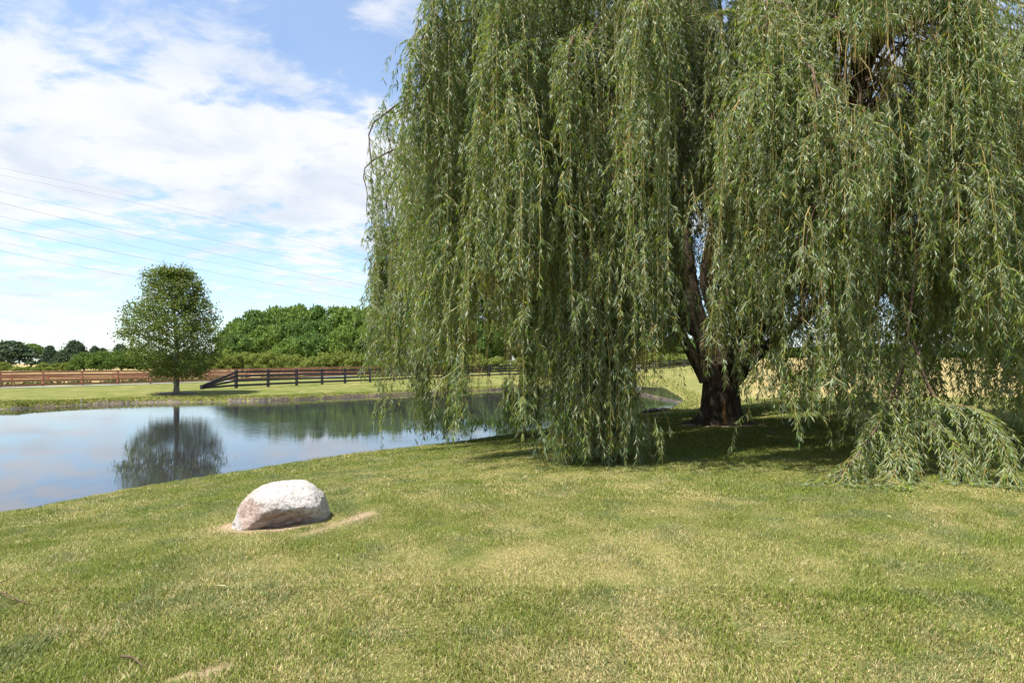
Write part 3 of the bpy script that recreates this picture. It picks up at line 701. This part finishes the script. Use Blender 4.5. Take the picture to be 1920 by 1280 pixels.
far_tree('light', 58, 645, 40, 194, 'olive leafy tree with a bare pale trunk beside the broad pine', 'tree', 'tree', None, None, .42)
far_tree('pine', 93, 649, 40, 190, 'narrow dark pine with a spiky top between pale trunk and grey roof', 'pine_tree', 'tree')
far_tree('pine', 118, 657, 44, 184, 'low dark pine just beside the small grey roof', 'pine_tree', 'tree')
far_tree('pine', 140, 640, 62, 192, 'tall dark pine with a two-tipped crown behind the bright bushes', 'pine_tree', 'tree')
G4 = 'dark pine tops behind the bushes'; L4 = 'dark pine top just showing above the bright green bushes'
for px, top, w in [(178, 650, 34), (193, 653, 30), (226, 646, 46), (250, 652, 40)]: far_tree('pine', px, top, w, 188, L4, 'pine_tree', 'tree', G4)
G5 = 'bright green bushes behind the fence'; L5 = 'bright green leafy bush rising behind the brown fence near the lone tree'
for px, top, w in [(158, 658, 56), (192, 657, 60), (228, 656, 60), (262, 655, 60), (300, 655, 60), (340, 656, 60), (380, 658, 60)]: far_tree('darkshrub', px, top, w, 104+rng.random()*6, L5, 'bush', 'bush', G5)
G6 = 'yellow green shrubs before the wood'; L6 = 'low yellow green shrub in the hedge in front of the wood'
for px, top, w in [(402, 660, 50), (428, 655, 54), (455, 660, 50), (482, 662, 52), (508, 656, 50), (534, 664, 50), (560, 664, 46), (586, 668, 46), (612, 660, 54), (642, 656, 54), (668, 660, 50), (694, 664, 50), (726, 664, 50), (760, 666, 54), (800, 664, 56), (845, 666, 56), (890, 664, 56), (935, 668, 56), (980, 668, 56), (1030, 670, 60), (1080, 670, 60), (1130, 672, 60), (1180, 664, 60), (1225, 660, 64), (1270, 661, 64), (1318, 662, 64), (1365, 664, 64)]:
    far_tree('shrub', px, top, w, 100+rng.random()*5, L6, 'shrub', 'shrub', G6)
G7 = 'small pale shrubs at the foot of the pines'; L7 = 'small pale yellow green shrub at the foot of the dark pines'
for px, top, w in [(6, 678, 34), (34, 687, 26), (54, 686, 24), (80, 679, 24), (104, 680, 24), (128, 678, 28), (-20, 680, 40), (66, 688, 20), (92, 687, 22), (118, 686, 22), (14, 686, 30), (40, 688, 30), (76, 687, 30), (106, 688, 30), (132, 686, 30), (-8, 687, 30)]: far_tree('shrub', px, top, w, 108+rng.random()*4, L7, 'shrub', 'shrub', G7)

# small house with a grey roof among the pines
hx = (103-960)*230/F; hz = float(H(hx, 230))
hs = empty('house', (hx, 230, hz), 'distant house with a steep grey roof between the dark pines', 'house')
mb = MB(); mb.add(*box_vf((-3.2, -3, 0), (3.2, 3, 2.6))); mb.build('wall', M_roof, hs)
mb = MB(); mb.add([(-3.5, -3.3, 2.6), (3.5, -3.3, 2.6), (3.5, 3.3, 2.6), (-3.5, 3.3, 2.6), (-1.2, 0, 5.2), (1.2, 0, 5.2)], np.array([(0, 1, 5, 4), (2, 3, 4, 5), (3, 2, 1, 0)])); mb.F.setdefault(3, []).append(np.array([(1, 2, 5), (3, 0, 4)])); mb.build('roof', M_roof, hs)

# ================================================================== fences
def fence(name, pts, ht, rails_z, mat, pw, rw, rh, label, taper=None, post_up=.0, two=True):
    base = np.array([(x, y, float(H(x, y))) for x, y in pts])
    o = empty(name, base[0], label, 'fence'); b0 = base[0]; n = len(base)
    for p in base:
        mb = MB(); q = p-b0; hh = ht+post_up
        mb.add(*box_vf((q[0]-pw/2, q[1]-pw/2, q[2]-.15), (q[0]+pw/2, q[1]+pw/2, q[2]+hh))); mb.build('post', mat, o)
    for kz, z in enumerate(rails_z):
        st = kz % 2 if two else 0; step = 2 if two else 1
        k = 0
        while k < n-1:
            e = min(k+(1 if (k == 0 and st) else step), n-1)
            mb = MB()
            for a in range(k, e):
                pa, pb = base[a]-b0+[0, 0, z+rng.normal()*.012], base[a+1]-b0+[0, 0, z+rng.normal()*.012]
                d = unit(pb-pa); off = np.array([d[1], -d[0], 0])*(pw/2+rw/2-.004)
                mb.add(*beam_vf(pa+off, pb+off, rw, rh))
            mb.build('rail', mat, o); k = e
    return o
def line(P, step):
    P = np.array(P, float); out = [P[0]]; seg = np.linalg.norm(np.diff(P, axis=0), axis=1); s = np.concatenate([[0], np.cumsum(seg)])
    m_ = max(1, int(round(s[-1]/step))); t = np.linspace(0, s[-1], m_+1)
    return np.stack([np.interp(t, s, P[:, 0]), np.interp(t, s, P[:, 1])], -1)
l1 = np.vstack([line([(-46.7, 40.8), (-32.3, 62.4)], 2.88), line([(-32.3, 62.4), (-24.7, 84)], 2.88)[1:], line([(-24.7, 84), (0, 108)], 2.95)[1:]])
fence('plank_fence', l1, 1.32, [.16, .55, .90, 1.22], M_brown, .15, .045, .17, 'nearer brown stained plank fence running along the grey path')
l2 = line([(-58, 50), (-50.5, 58), (-42, 69), (-34, 88), (-25, 103), (-4, 122)], 2.9)
fence('plank_fence', l2, 1.32, [.16, .55, .90, 1.22], M_brown, .14, .045, .17, 'farther brown plank fence in front of the straw field, partly hidden by the nearer one')
bl = line([(-19.75, 42), (-14.75, 53), (-11.0, 57.8), (-1.7, 65), (6, 72), (17.8, 87), (32, 94)], 2.95)
bfo = fence('rail_fence', bl, 1.26, [.22, .55, .88, 1.17], M_black, .17, .05, .15, 'black four-rail fence along the far bank with rails slanting down at its end', None, .06)
# sloping end
pa = np.array([bl[0][0], bl[0][1], float(H(*bl[0]))]); pe = np.array([-21.25, 40.2, float(H(-21.25, 40.2))]); b0 = pa
q = pe-b0; mb = MB(); mb.add(*box_vf((q[0]-.09, q[1]-.09, q[2]-.1), (q[0]+.09, q[1]+.09, q[2]+.30))); mb.build('post', M_black, bfo)
for za, zb in zip([.22, .55, .88, 1.17], [.10, .15, .20, .25]):
    d = unit(q); off = np.array([-d[1], d[0], 0])*.11
    mb = MB(); mb.add(*beam_vf(q+[0, 0, zb]+off, np.array([0, 0, za])+off, .05, .14)); mb.build('rail', M_black, bfo)

# grey path along the fence
pp = line([(-62, 17), (-47.5, 37.6), (-41.0, 45.8), (-30.6, 61.4), (-22.9, 83)], 1.0); d = unit(np.gradient(pp, axis=0)); nn = np.c_[d[:, 1], -d[:, 0]]
Pa, Pb = pp-nn*.9, pp+nn*.9
Vp = np.stack([np.c_[Pa, H(Pa[:, 0], Pa[:, 1])+.03], np.c_[Pb, H(Pb[:, 0], Pb[:, 1])+.03]], 1).reshape(-1, 3); ii = np.arange(len(pp)-1)*2
tag(mesh('path', Vp, [np.stack([ii, ii+1, ii+3, ii+2], -1)], M_gravel), kind='structure')
# weeds between the two brown fences
k = 5200; t = rng.random(k); bx = -60+56*t; j = rng.integers(0, len(l1)-1, k); fr_ = rng.random((k, 1)); q = l1[j]*(1-fr_)+l1[j+1]*fr_; dd = unit(l1[j+1]-l1[j]); q = q+np.c_[-dd[:, 1], dd[:, 0]]*(.3+5*rng.random((k, 1))**2)
keep = fbm(q[:, 0]*.5, q[:, 1]*.5, 3) > .45; q = q[keep]; n = len(q)
P3 = np.c_[q, H(q[:, 0], q[:, 1])]; P3[:, 2] += .1*rng.random(n)
Vl, Fl, Cl = leaves(P3, np.c_[rng.normal(size=(n, 2))*.5, np.ones(n)], .2+.3*rng.random(n), .12+.1*rng.random(n), pal(n, [(.07, .12, .025), (.10, .14, .03), (.05, .09, .03)]))
tag(mesh('weeds', Vl, [Fl], M_far, None, Cl), 'green weeds growing along the far side of the brown plank fence', 'weeds', None, 'stuff')

# white box by the far fence, marker stake
gp = np.array([(1191-960)*86/F, 86.0]); gz = float(H(*gp))
wb = empty('feed_box', (gp[0], gp[1]-1.2, gz), 'small white box standing in front of the distant black rails', 'box')
mb = MB(); mb.add(*box_vf((-.5, -.3, .12), (.5, .3, .86))); mb.build('body', M_white, wb)
mb = MB(); mb.add(*box_vf((-.56, -.36, .86), (.56, .36, .98))); mb.build('lid', M_white, wb)
for sx_ in (-.42, .42):
    mb = MB(); mb.add(*box_vf((sx_-.05, -.25, -.05), (sx_+.05, .25, .12))); mb.build('foot', M_black, wb)
mb = MB(); mb.add(*box_vf((.0, -.33, .35), (.34, -.302, .62))); mb.build('hatch', M_black, wb)
sp_ = ground_px(152, 758.5); mb = MB(); add_tube(mb, np.array([(0, 0, -.1), (.01, 0, .12), (0, 0, .34)]), [.012, .012, .010], 8); o = mb.build('marker_stake', M_white); o.location = sp_
tag(o, 'thin white stake at the edge of the far bank', 'stake')

# ================================================================== overhead lines
wires = [([(0, 315), (351, 392), (586, 454), (683, 480)], .045), ([(0, 328), (351, 402), (586, 462), (683, 486)], .045), ([(0, 359), (371, 443), (711, 521)], .055), ([(0, 380), (312, 455), (742, 548)], .075),
         ([(0, 405), (312, 475), (742, 552)], .055), ([(0, 427), (312, 493), (703, 568)], .075), ([(0, 454), (268, 503), (703, 574)], .05), ([(0, 470), (273, 523), (586, 578)], .065)]
wl = ['uppermost of the eight overhead wires crossing the sky, very faint', 'faint overhead wire just beneath the uppermost one', 'third overhead wire from the top, above the darkest wire', 'darkest overhead wire, fourth from the top',
      'thin overhead wire just below the darkest one', 'dark overhead wire passing just above the lone round tree', 'thin overhead wire meeting the top of the lone round tree', 'lowest overhead wire, passing behind the lone round tree']
for (pts, r), lab in zip(wires, wl):
    xs = np.array([p[0] for p in pts], float); ys = np.array([p[1] for p in pts], float); cf = np.polyfit(xs, ys, 2)
    xx = np.linspace(-260, 1020, 60); yy = np.where(xx < 760, np.polyval(cf, np.minimum(xx, 760)), np.polyval(cf, 760)+(xx-760)*np.polyval(np.polyder(cf), 760))
    iY = np.interp(xx, [-260, 0, 720, 1020], [1/120, 1/135, 1/230, 1/300]); P = np.array([PX(a, b_, 1/c_) for a, b_, c_ in zip(xx, yy, iY)])
    P = P[P[:, 2] > 6]
    mb = MB(); add_tube(mb, P, r*.46, 5); o = mb.build('power_line', M_wire, None, True); tag(o, lab, 'wire', 'overhead wires across the sky')

# ================================================================== boulder
m, nt, b = new_mat('boulder_stone'); L = nt.links
tc = N(nt, 'ShaderNodeTexCoord')
def nzo(s, d=8, r_=.65):
    n = N(nt, 'ShaderNodeTexNoise'); n.inputs['Scale'].default_value = s; n.inputs['Detail'].default_value = d; n.inputs['Roughness'].default_value = r_; L.new(tc.outputs['Object'], n.inputs['Vector']); return n
na, nb_, nc_ = nzo(3.2), nzo(17, 9, .8), nzo(85, 4)
a = N(nt, 'ShaderNodeAttribute', attribute_name='Col'); sp = N(nt, 'ShaderNodeSeparateColor'); L.new(a.outputs['Color'], sp.inputs[0])
pale = ramp(nt, [(.36, (.20, .17, .155)), (.455, (.46, .42, .385)), (.57, (.60, .56, .525))]); L.new(nb_.outputs['Fac'], pale.inputs[0])
pink = ramp(nt, [(.36, (.26, .18, .15)), (.62, (.54, .42, .36))]); L.new(nb_.outputs['Fac'], pink.inputs[0])
ad = N(nt, 'ShaderNodeMath', operation='ADD'); L.new(na.outputs['Fac'], ad.inputs[0]); L.new(sp.outputs[0], ad.inputs[1])
rr_ = ramp(nt, [(.62, (0, 0, 0)), (.80, (1, 1, 1))]); L.new(ad.outputs[0], rr_.inputs[0])
c = mixc(rr_.outputs[0], pale.outputs[0], pink.outputs[0])
spk = ramp(nt, [(.36, (.30, .27, .25)), (.46, (1, 1, 1))]); L.new(nc_.outputs['Fac'], spk.inputs[0])
mu = N(nt, 'ShaderNodeMix', data_type='RGBA', blend_type='MULTIPLY'); mu.inputs[0].default_value = .8; L.new(c, mu.inputs[6]); L.new(spk.outputs[0], mu.inputs[7]); L.new(mu.outputs[2], b.inputs['Base Color'])
b.inputs['Roughness'].default_value = .85; b.inputs['Specular IOR Level'].default_value = .25
bp = N(nt, 'ShaderNodeBump'); bp.inputs['Strength'].default_value = 1.0; bp.inputs['Distance'].default_value = .035; L.new(nb_.outputs['Fac'], bp.inputs['Height']); L.new(bp.outputs[0], b.inputs['Normal'])
bm = bmesh.new(); bmesh.ops.create_icosphere(bm, subdivisions=6, radius=1); bm.verts.ensure_lookup_table()
nv = np.array([v.co for v in bm.verts]); Fi = np.array([[v.index for v in f.verts] for f in bm.faces]); bm.free()
pl_ = [((-.03, -.16, 1), .235), ((-.55, -.80, .30), .335), ((-1, .05, .22), .42), ((-.4, .9, .35), .38), ((.4, .9, .3), .40), ((1, .1, .12), .43), ((.36, -.76, -.55), .27), ((.36, -.62, .68), .30), ((0, 0, -1), .34), ((-.60, -.15, .78), .335), ((.60, .05, .78), .355), ((-.15, -1, .12), .385), ((.75, -.6, .1), .44)]
acc = 0
for pn, hh in pl_:
    pn = unit(np.array(pn)); acc = acc+(np.maximum(nv@pn, 0)/hh)**13
rb = acc**(-1/13)
Vr = nv*rb[:, None]
Vr = Vr*(1+.10*noise3(Vr, 4)[:, None]+.055*noise3(Vr+5, 13)[:, None]+.05*np.minimum(0, np.abs(noise3(Vr+2, 7))[:, None]*8-.35)+.055*noise3(Vr+8, 30)[:, None]+.09*np.minimum(0, np.abs(noise3(Vr*[1, 1, 2]+4, 11))[:, None]*9-.25))
lay = np.sin((Vr[:, 2]*1.0-Vr[:, 0]*.28+.22*noise3(Vr, 5))*70+4*noise3(Vr+3, 7))
under = sm(unit(Vr)@unit(np.array([.36, -.76, -.55])), .6, .9)
Vr = Vr-unit(Vr)*((under*(.007*lay+.10*np.abs(noise3(Vr+9, 14)))))[:, None]
Vr *= np.array([.96, .95, .80]); Vr[:, 2] += .175
pinkm = np.exp(-(((Vr[:, 0]+.22)/.20)**2+((Vr[:, 2]-.17)/.17)**2))*(Vr[:, 1] < 0)*.5+under*.25
o = mesh('boulder', Vr, [Fi], m, None, np.stack([pinkm, under, pinkm*0], -1), None, True); o.location = (BO[0], BO[1]+.12, BO[2]-.02)
tag(o, 'big pale pinkish granite boulder set into the lawn near the pond', 'boulder')

# ================================================================== lawn grass
def blades(d0, d1, dens, w0, h0, seg5, umax=.93):
    A = .5*2*umax*(d1**2-d0**2); n = int(A*dens)
    Yb = np.sqrt(d0**2+(d1**2-d0**2)*rng.random(n)); Xb = (rng.random(n)*2-1)*umax*Yb
    d = pond_sdf(Xb, Yb); s_ = soil_mask(Xb, Yb)
    ok = (d > .02) & (rng.random(n) > s_*.96)
    Xb, Yb, d = Xb[ok], Yb[ok], d[ok]; n = len(Xb)
    st = straw_mask(Xb, Yb); sh = 1-sm(np.hypot(Xb-TR[0], Yb-TR[1]), 6, 9.5)
    st = st*(1-.55*sh)
    tuft = fbm(Xb*3.2+8, Yb*3.2+2, 3)
    bare = fbm(Xb*1.1+70, Yb*1.1+20, 3)
    isdry = rng.random(n) < st
    blue = (fbm(Xb*2.6+20, Yb*2.6+50, 3)+.12*rng.random(n) > .66)
    g = pal(n, [(.135, .180, .024), (.175, .215, .030), (.23, .25, .055), (.088, .128, .022)], None, .26)
    g = np.where(blue[:, None], pal(n, [(.115, .155, .042), (.16, .19, .068)], None, .24), g)
    y_ = pal(n, [(.42, .35, .15), (.36, .295, .13), (.25, .175, .085), (.56, .48, .26)], None, .26)
    col = np.where(isdry[:, None], y_, g)
    h = h0*(.55+.7*rng.random(n))*(.35+1.4*tuft)*np.where(isdry, .85, 1.0)
    w = w0*(.7+.6*rng.random(n))
    az = rng.random(n)*2*math.pi; lean = .35+.75*rng.random(n)+np.where(isdry, .35, 0)
    fa = fbm(Xb*.8, Yb*.8, 2)*12; ld = np.stack([np.cos(az)+.22*np.cos(fa), np.sin(az)+.22*np.sin(fa)], -1)
    base = np.c_[Xb, Yb, H_fast(Xb, Yb)-.004]
    sd = np.stack([-np.sin(az), np.cos(az)], -1)*w[:, None]/2
    tip = base.copy(); tip[:, :2] += ld*(h*lean*.75)[:, None]; tip[:, 2] += h*np.clip(1.05-.35*lean, .3, 1)
    if seg5:
        mid = base.copy(); mid[:, :2] += ld*(h*lean*.28)[:, None]; mid[:, 2] += h*np.clip(1.05-.35*lean, .3, 1)*.62
        s3 = np.c_[sd, np.zeros(n)]
        Vv = np.stack([base-s3, base+s3, mid+s3*.8, mid-s3*.8, tip], 1).reshape(-1, 3); b_ = np.arange(n)[:, None]*5
        return Vv, b_+np.array([[0, 1, 2, 3]]), b_+np.array([[3, 2, 4]]), np.repeat(col, 5, 0)
    s3 = np.c_[sd, np.zeros(n)]
    Vv = np.stack([base-s3, base+s3, tip], 1).reshape(-1, 3); b_ = np.arange(n)[:, None]*3
    return Vv, None, b_+np.array([[0, 1, 2]]), np.repeat(col, 3, 0)
def H_fast(x, y):                        # bilinear lookup in the terrain grid
    i = np.clip(np.searchsorted(gx, x)-1, 0, nx-2); j = np.clip(np.searchsorted(gy, y)-1, 0, ny-2)
    fx = (x-gx[i])/(gx[i+1]-gx[i]); fy = (y-gy[j])/(gy[j+1]-gy[j])
    return (Z[j, i]*(1-fx)+Z[j, i+1]*fx)*(1-fy)+(Z[j+1, i]*(1-fx)+Z[j+1, i+1]*fx)*fy
VV, QQ, TT, CC = [], [], [], []; off = 0
for args in [(2.0, 4.2, 17000, .0036, .038, True), (4.2, 7, 12000, .0044, .034, False), (7, 11, 6200, .0068, .036, False), (11, 18, 2300, .012, .042, False), (18, 30, 520, .03, .065, False)]:
    v, q, t, c_ = blades(*args); VV.append(v); CC.append(c_)
    if q is not None: QQ.append(q+off)
    TT.append(t+off); off += len(v)
print('grass verts', off)
o = mesh('lawn_grass', np.concatenate(VV), [np.concatenate(QQ), np.concatenate(TT)], M_grass, None, np.concatenate(CC))
tag(o, 'short mown grass with dry straw patches covering the near lawn', 'grass', None, 'stuff')
# coarse grass fringe on the far bank
k = 26000; j = rng.integers(0, len(ring), k); q = ring[j]+nrm[j]*(.12+1.0*rng.random((k, 1))**2)+rng.normal(size=(k, 2))*.08
ok = (q[:, 1] > 26) & (q[:, 0] < 20); q = q[ok]; n = len(q); d_ = pond_sdf(q[:, 0], q[:, 1]); q = q[d_ > .1]; n = len(q)
P3 = np.c_[q, H(q[:, 0], q[:, 1])-.01]
Vl, Fl, Cl = leaves(P3, np.c_[rng.normal(size=(n, 2))*.45, np.ones(n)], .04+.07*rng.random(n), .03+.02*rng.random(n), pal(n, [(.20, .235, .035), (.24, .25, .05), (.33, .28, .11), (.13, .17, .03)]))
tag(mesh('bank_grass', Vl, [Fl], M_grass, None, Cl), 'uneven grass fringe along the far edge of the pond', 'grass', None, 'stuff')

# fallen leaves in the shade and small sticks
def stick(name, pts, r, label, mat=M_branch, cat='stick'):
    P = np.array([ground_px(*p)+[0, 0, .02+h] for *p, h in pts]); b0 = P[0].copy(); mb = MB(); add_tube(mb, smooth_path(P-b0, 14), np.linspace(r, r*.5, 14), 6, .2); o = mb.build(name, mat, None, True); o.location = b0; return tag(o, label, cat)
stick('twig', [(-30, 1112, .05), (20, 1130, .02), (58, 1139, .0)], .006, 'thin bare dark twig lying on the grass at the lawn edge, lower of two')
stick('twig', [(-30, 1112, .03), (8, 1103, .03), (26, 1094, .04)], .004, 'short upturned grey twig just above the longer dark twig')
stick('stick', [(228, 1239, .0), (250, 1249, .02), (268, 1257, .0)], .007, 'short pale brown stick lying on the grass below the boulder')
M_dry = paint_mat('dry_leaf', (.55, .47, .30), (.40, .36, .22), 9)
tw = stick('fallen_twig', [(960, 865, .0), (985, 862, .02), (1016, 859, .0)], .006, 'fallen willow twig with pale leaves lying in the shade', M_twig, 'twig')
n = 26; tt = rng.random(n); a0, a1 = ground_px(960, 865), ground_px(1016, 859); p = a0+(a1-a0)*tt[:, None]+[0, 0, .045]; p = p-np.array(tw.location)
Vl, Fl, Cl = leaves(p, np.c_[(a1-a0)[None, :2]+rng.normal(size=(n, 2))*.3, rng.normal(size=n)*.1], .1, .02, pal(n, [(.25, .30, .16), (.3, .33, .2)])); mesh('leaf', Vl, [Fl], M_willow, tw, Cl)
n = 150; ang = rng.random(n)*6.28; rad_ = 9*np.sqrt(rng.random(n)); q = TR[:2]+np.stack([np.cos(ang), np.sin(ang)], -1)*rad_[:, None]; yy_ = rng.uniform(4, 15, 40); q = np.vstack([q, np.c_[rng.uniform(-.85, .85, 40)*yy_, yy_]]); q = q[pond_sdf(q[:, 0], q[:, 1]) > .3]; n = len(q)
P3 = np.c_[q, H(q[:, 0], q[:, 1])+.035]
Vl, Fl, Cl = leaves(P3, np.c_[rng.normal(size=(n, 2)), rng.normal(size=n)*.1], .06+.05*rng.random(n), .018+.01*rng.random(n), pal(n, [(.40, .33, .15), (.30, .29, .12), (.36, .33, .2)]), .1, .45, np.tile([0, 0, 1.], (n, 1)), .8)
tag(mesh('fallen_leaves', Vl, [Fl], M_maple, None, Cl), 'scattered dry leaves lying on the shaded grass under the willow', 'leaves', None, 'stuff')

# ================================================================== light and sky
SUN_EL, SUN_AZ = R(65), math.atan2(-.42, -.8)        # the sun stands high, to the left and a little behind the viewer
sd = Vector((math.cos(SUN_AZ)*math.cos(SUN_EL), math.sin(SUN_AZ)*math.cos(SUN_EL), math.sin(SUN_EL)))
sl = bpy.data.lights.new('sun', 'SUN'); sl.energy = 5.0; sl.angle = R(.5); sl.color = (1, .955, .88)
so = bpy.data.objects.new('sun', sl); C.objects.link(so); so.rotation_euler = (-sd).to_track_quat('-Z', 'Y').to_euler(); so.location = (0, 0, 60)
w = bpy.data.worlds.new('World'); scene.world = w; w.use_nodes = True; nt = w.node_tree; L = nt.links
bg = nt.nodes['Background']; bg.inputs['Strength'].default_value = 1.0
sky = N(nt, 'ShaderNodeTexSky', sky_type='NISHITA', sun_disc=False); sky.sun_elevation = SUN_EL; sky.sun_rotation = math.pi/2-SUN_AZ; sky.air_density = 1.0; sky.dust_density = .6; sky.ozone_density = 1.5
tc = N(nt, 'ShaderNodeTexCoord'); sx_ = N(nt, 'ShaderNodeSeparateXYZ'); L.new(tc.outputs['Generated'], sx_.inputs[0])
def mth(op, a_, b_=None, c_=None, clamp=False):
    n = N(nt, 'ShaderNodeMath', operation=op, use_clamp=clamp)
    for k_, v_ in enumerate((a_, b_, c_)):
        if v_ is None: continue
        if isinstance(v_, (int, float)): n.inputs[k_].default_value = v_
        else: L.new(v_, n.inputs[k_])
    return n.outputs[0]
x_, y_, z_ = sx_.outputs
zz_ = mth('MAXIMUM', z_, 0.0); den = mth('ADD', zz_, .14)
cxy = N(nt, 'ShaderNodeCombineXYZ'); L.new(mth('DIVIDE', x_, den), cxy.inputs[0]); L.new(mth('DIVIDE', y_, den), cxy.inputs[1])
def nzw(scale, detail, rough, dist=0, off=(0, 0, 0), st=(1, 1, 1), rot=0):
    mp_ = N(nt, 'ShaderNodeMapping'); mp_.inputs['Location'].default_value = off; mp_.inputs['Scale'].default_value = st; mp_.inputs['Rotation'].default_value = (0, 0, rot); L.new(cxy.outputs[0], mp_.inputs[0])
    n = N(nt, 'ShaderNodeTexNoise'); n.inputs['Scale'].default_value = scale; n.inputs['Detail'].default_value = detail; n.inputs['Roughness'].default_value = rough; n.inputs['Distortion'].default_value = dist
    L.new(mp_.outputs[0], n.inputs['Vector']); return n.outputs['Fac']
big = nzw(.9, 3, .5, .2, (3.1, 1.7, 0)); med = nzw(4.4, 7, .6, .25, (.4, 5.2, 0), (1, 1.25, 1), R(25)); thin = nzw(1.6, 7, .62, .5, (7.7, 2.3, 0), (.45, 1.5, 1), R(15))
shade = nzw(2.3, 6, .6, .3, (9.2, 4.4, 0))
def curve(v, pts):                         # piecewise value of elevation
    r_ = ramp(nt, [(p, (q,)*3) for p, q in pts]); L.new(v, r_.inputs[0]); return r_.outputs[0]
# cover wanted at each height above the horizon (0..1 = sine of elevation)
cov = curve(zz_, [(0, .40), (.06, .34), (.12, .28), (.17, .28), (.235, .62), (.33, .82), (.38, .56), (.44, .40), (1, .42)])
def blob(u, v, s, amt):                    # extra or missing cover round one direction
    dv = Vector((u, 1, v)).normalized(); vm = N(nt, 'ShaderNodeVectorMath', operation='DOT_PRODUCT'); L.new(tc.outputs['Generated'], vm.inputs[0]); vm.inputs[1].default_value = dv
    e = mth('SUBTRACT', vm.outputs['Value'], 1.0); e = mth('MULTIPLY', e, 2/(s*s)); e = mth('POWER', math.e, e); return mth('MULTIPLY', e, amt)
tot = mth('ADD', cov, mth('MULTIPLY', mth('SUBTRACT', med, .5), 2.3)); tot = mth('ADD', tot, mth('MULTIPLY', mth('SUBTRACT', big, .5), .35))
tot = mth('ADD', tot, mth('MULTIPLY', mth('SUBTRACT', thin, .5), .5))
for args in [(-.235, .50, .075, -.38), (-.36, .57, .10, -.10), (-.62, .35, .20, .20), (-.30, .33, .16, .25), (-.55, .23, .12, -.12), (-.33, .12, .05, .2), (-.35, .165, .03, .25), (-.85, .24, .05, .3), (-.84, .12, .05, .22), (-.72, .13, .05, .2)]:
    tot = mth('ADD', tot, blob(*args))
dens = N(nt, 'ShaderNodeMapRange', interpolation_type='SMOOTHSTEP'); L.new(tot, dens.inputs['Value']); dens.inputs['From Min'].default_value = .27; dens.inputs['From Max'].default_value = .82
cl_r = ramp(nt, [(.30, (.365, .40, .455)), (.50, (.47, .485, .51)), (.7, (.52, .52, .525))]); L.new(shade, cl_r.inputs[0])
skm = N(nt, 'ShaderNodeMix', data_type='RGBA', blend_type='MULTIPLY'); skm.inputs[0].default_value = 1; L.new(sky.outputs[0], skm.inputs[6]); skm.inputs[7].default_value = (.098, .110, .118, 1)
mxs = N(nt, 'ShaderNodeMix', data_type='RGBA'); L.new(mth('MULTIPLY_ADD', mth('MULTIPLY', dens.outputs[0], curve(zz_, [(0, .8), (.15, .9), (.25, 1), (.36, .98), (.44, .74), (1, .74)]))  , .80, .18), mxs.inputs[0]); L.new(skm.outputs[2], mxs.inputs[6]); L.new(cl_r.outputs[0], mxs.inputs[7])
L.new(mxs.outputs[2], bg.inputs['Color'])
scene.view_settings.view_transform = 'Standard'; scene.view_settings.look = 'None'; scene.view_settings.exposure = 1.03; scene.view_settings.gamma = 1
scene.cycles.max_bounces = 8; scene.cycles.transparent_max_bounces = 8
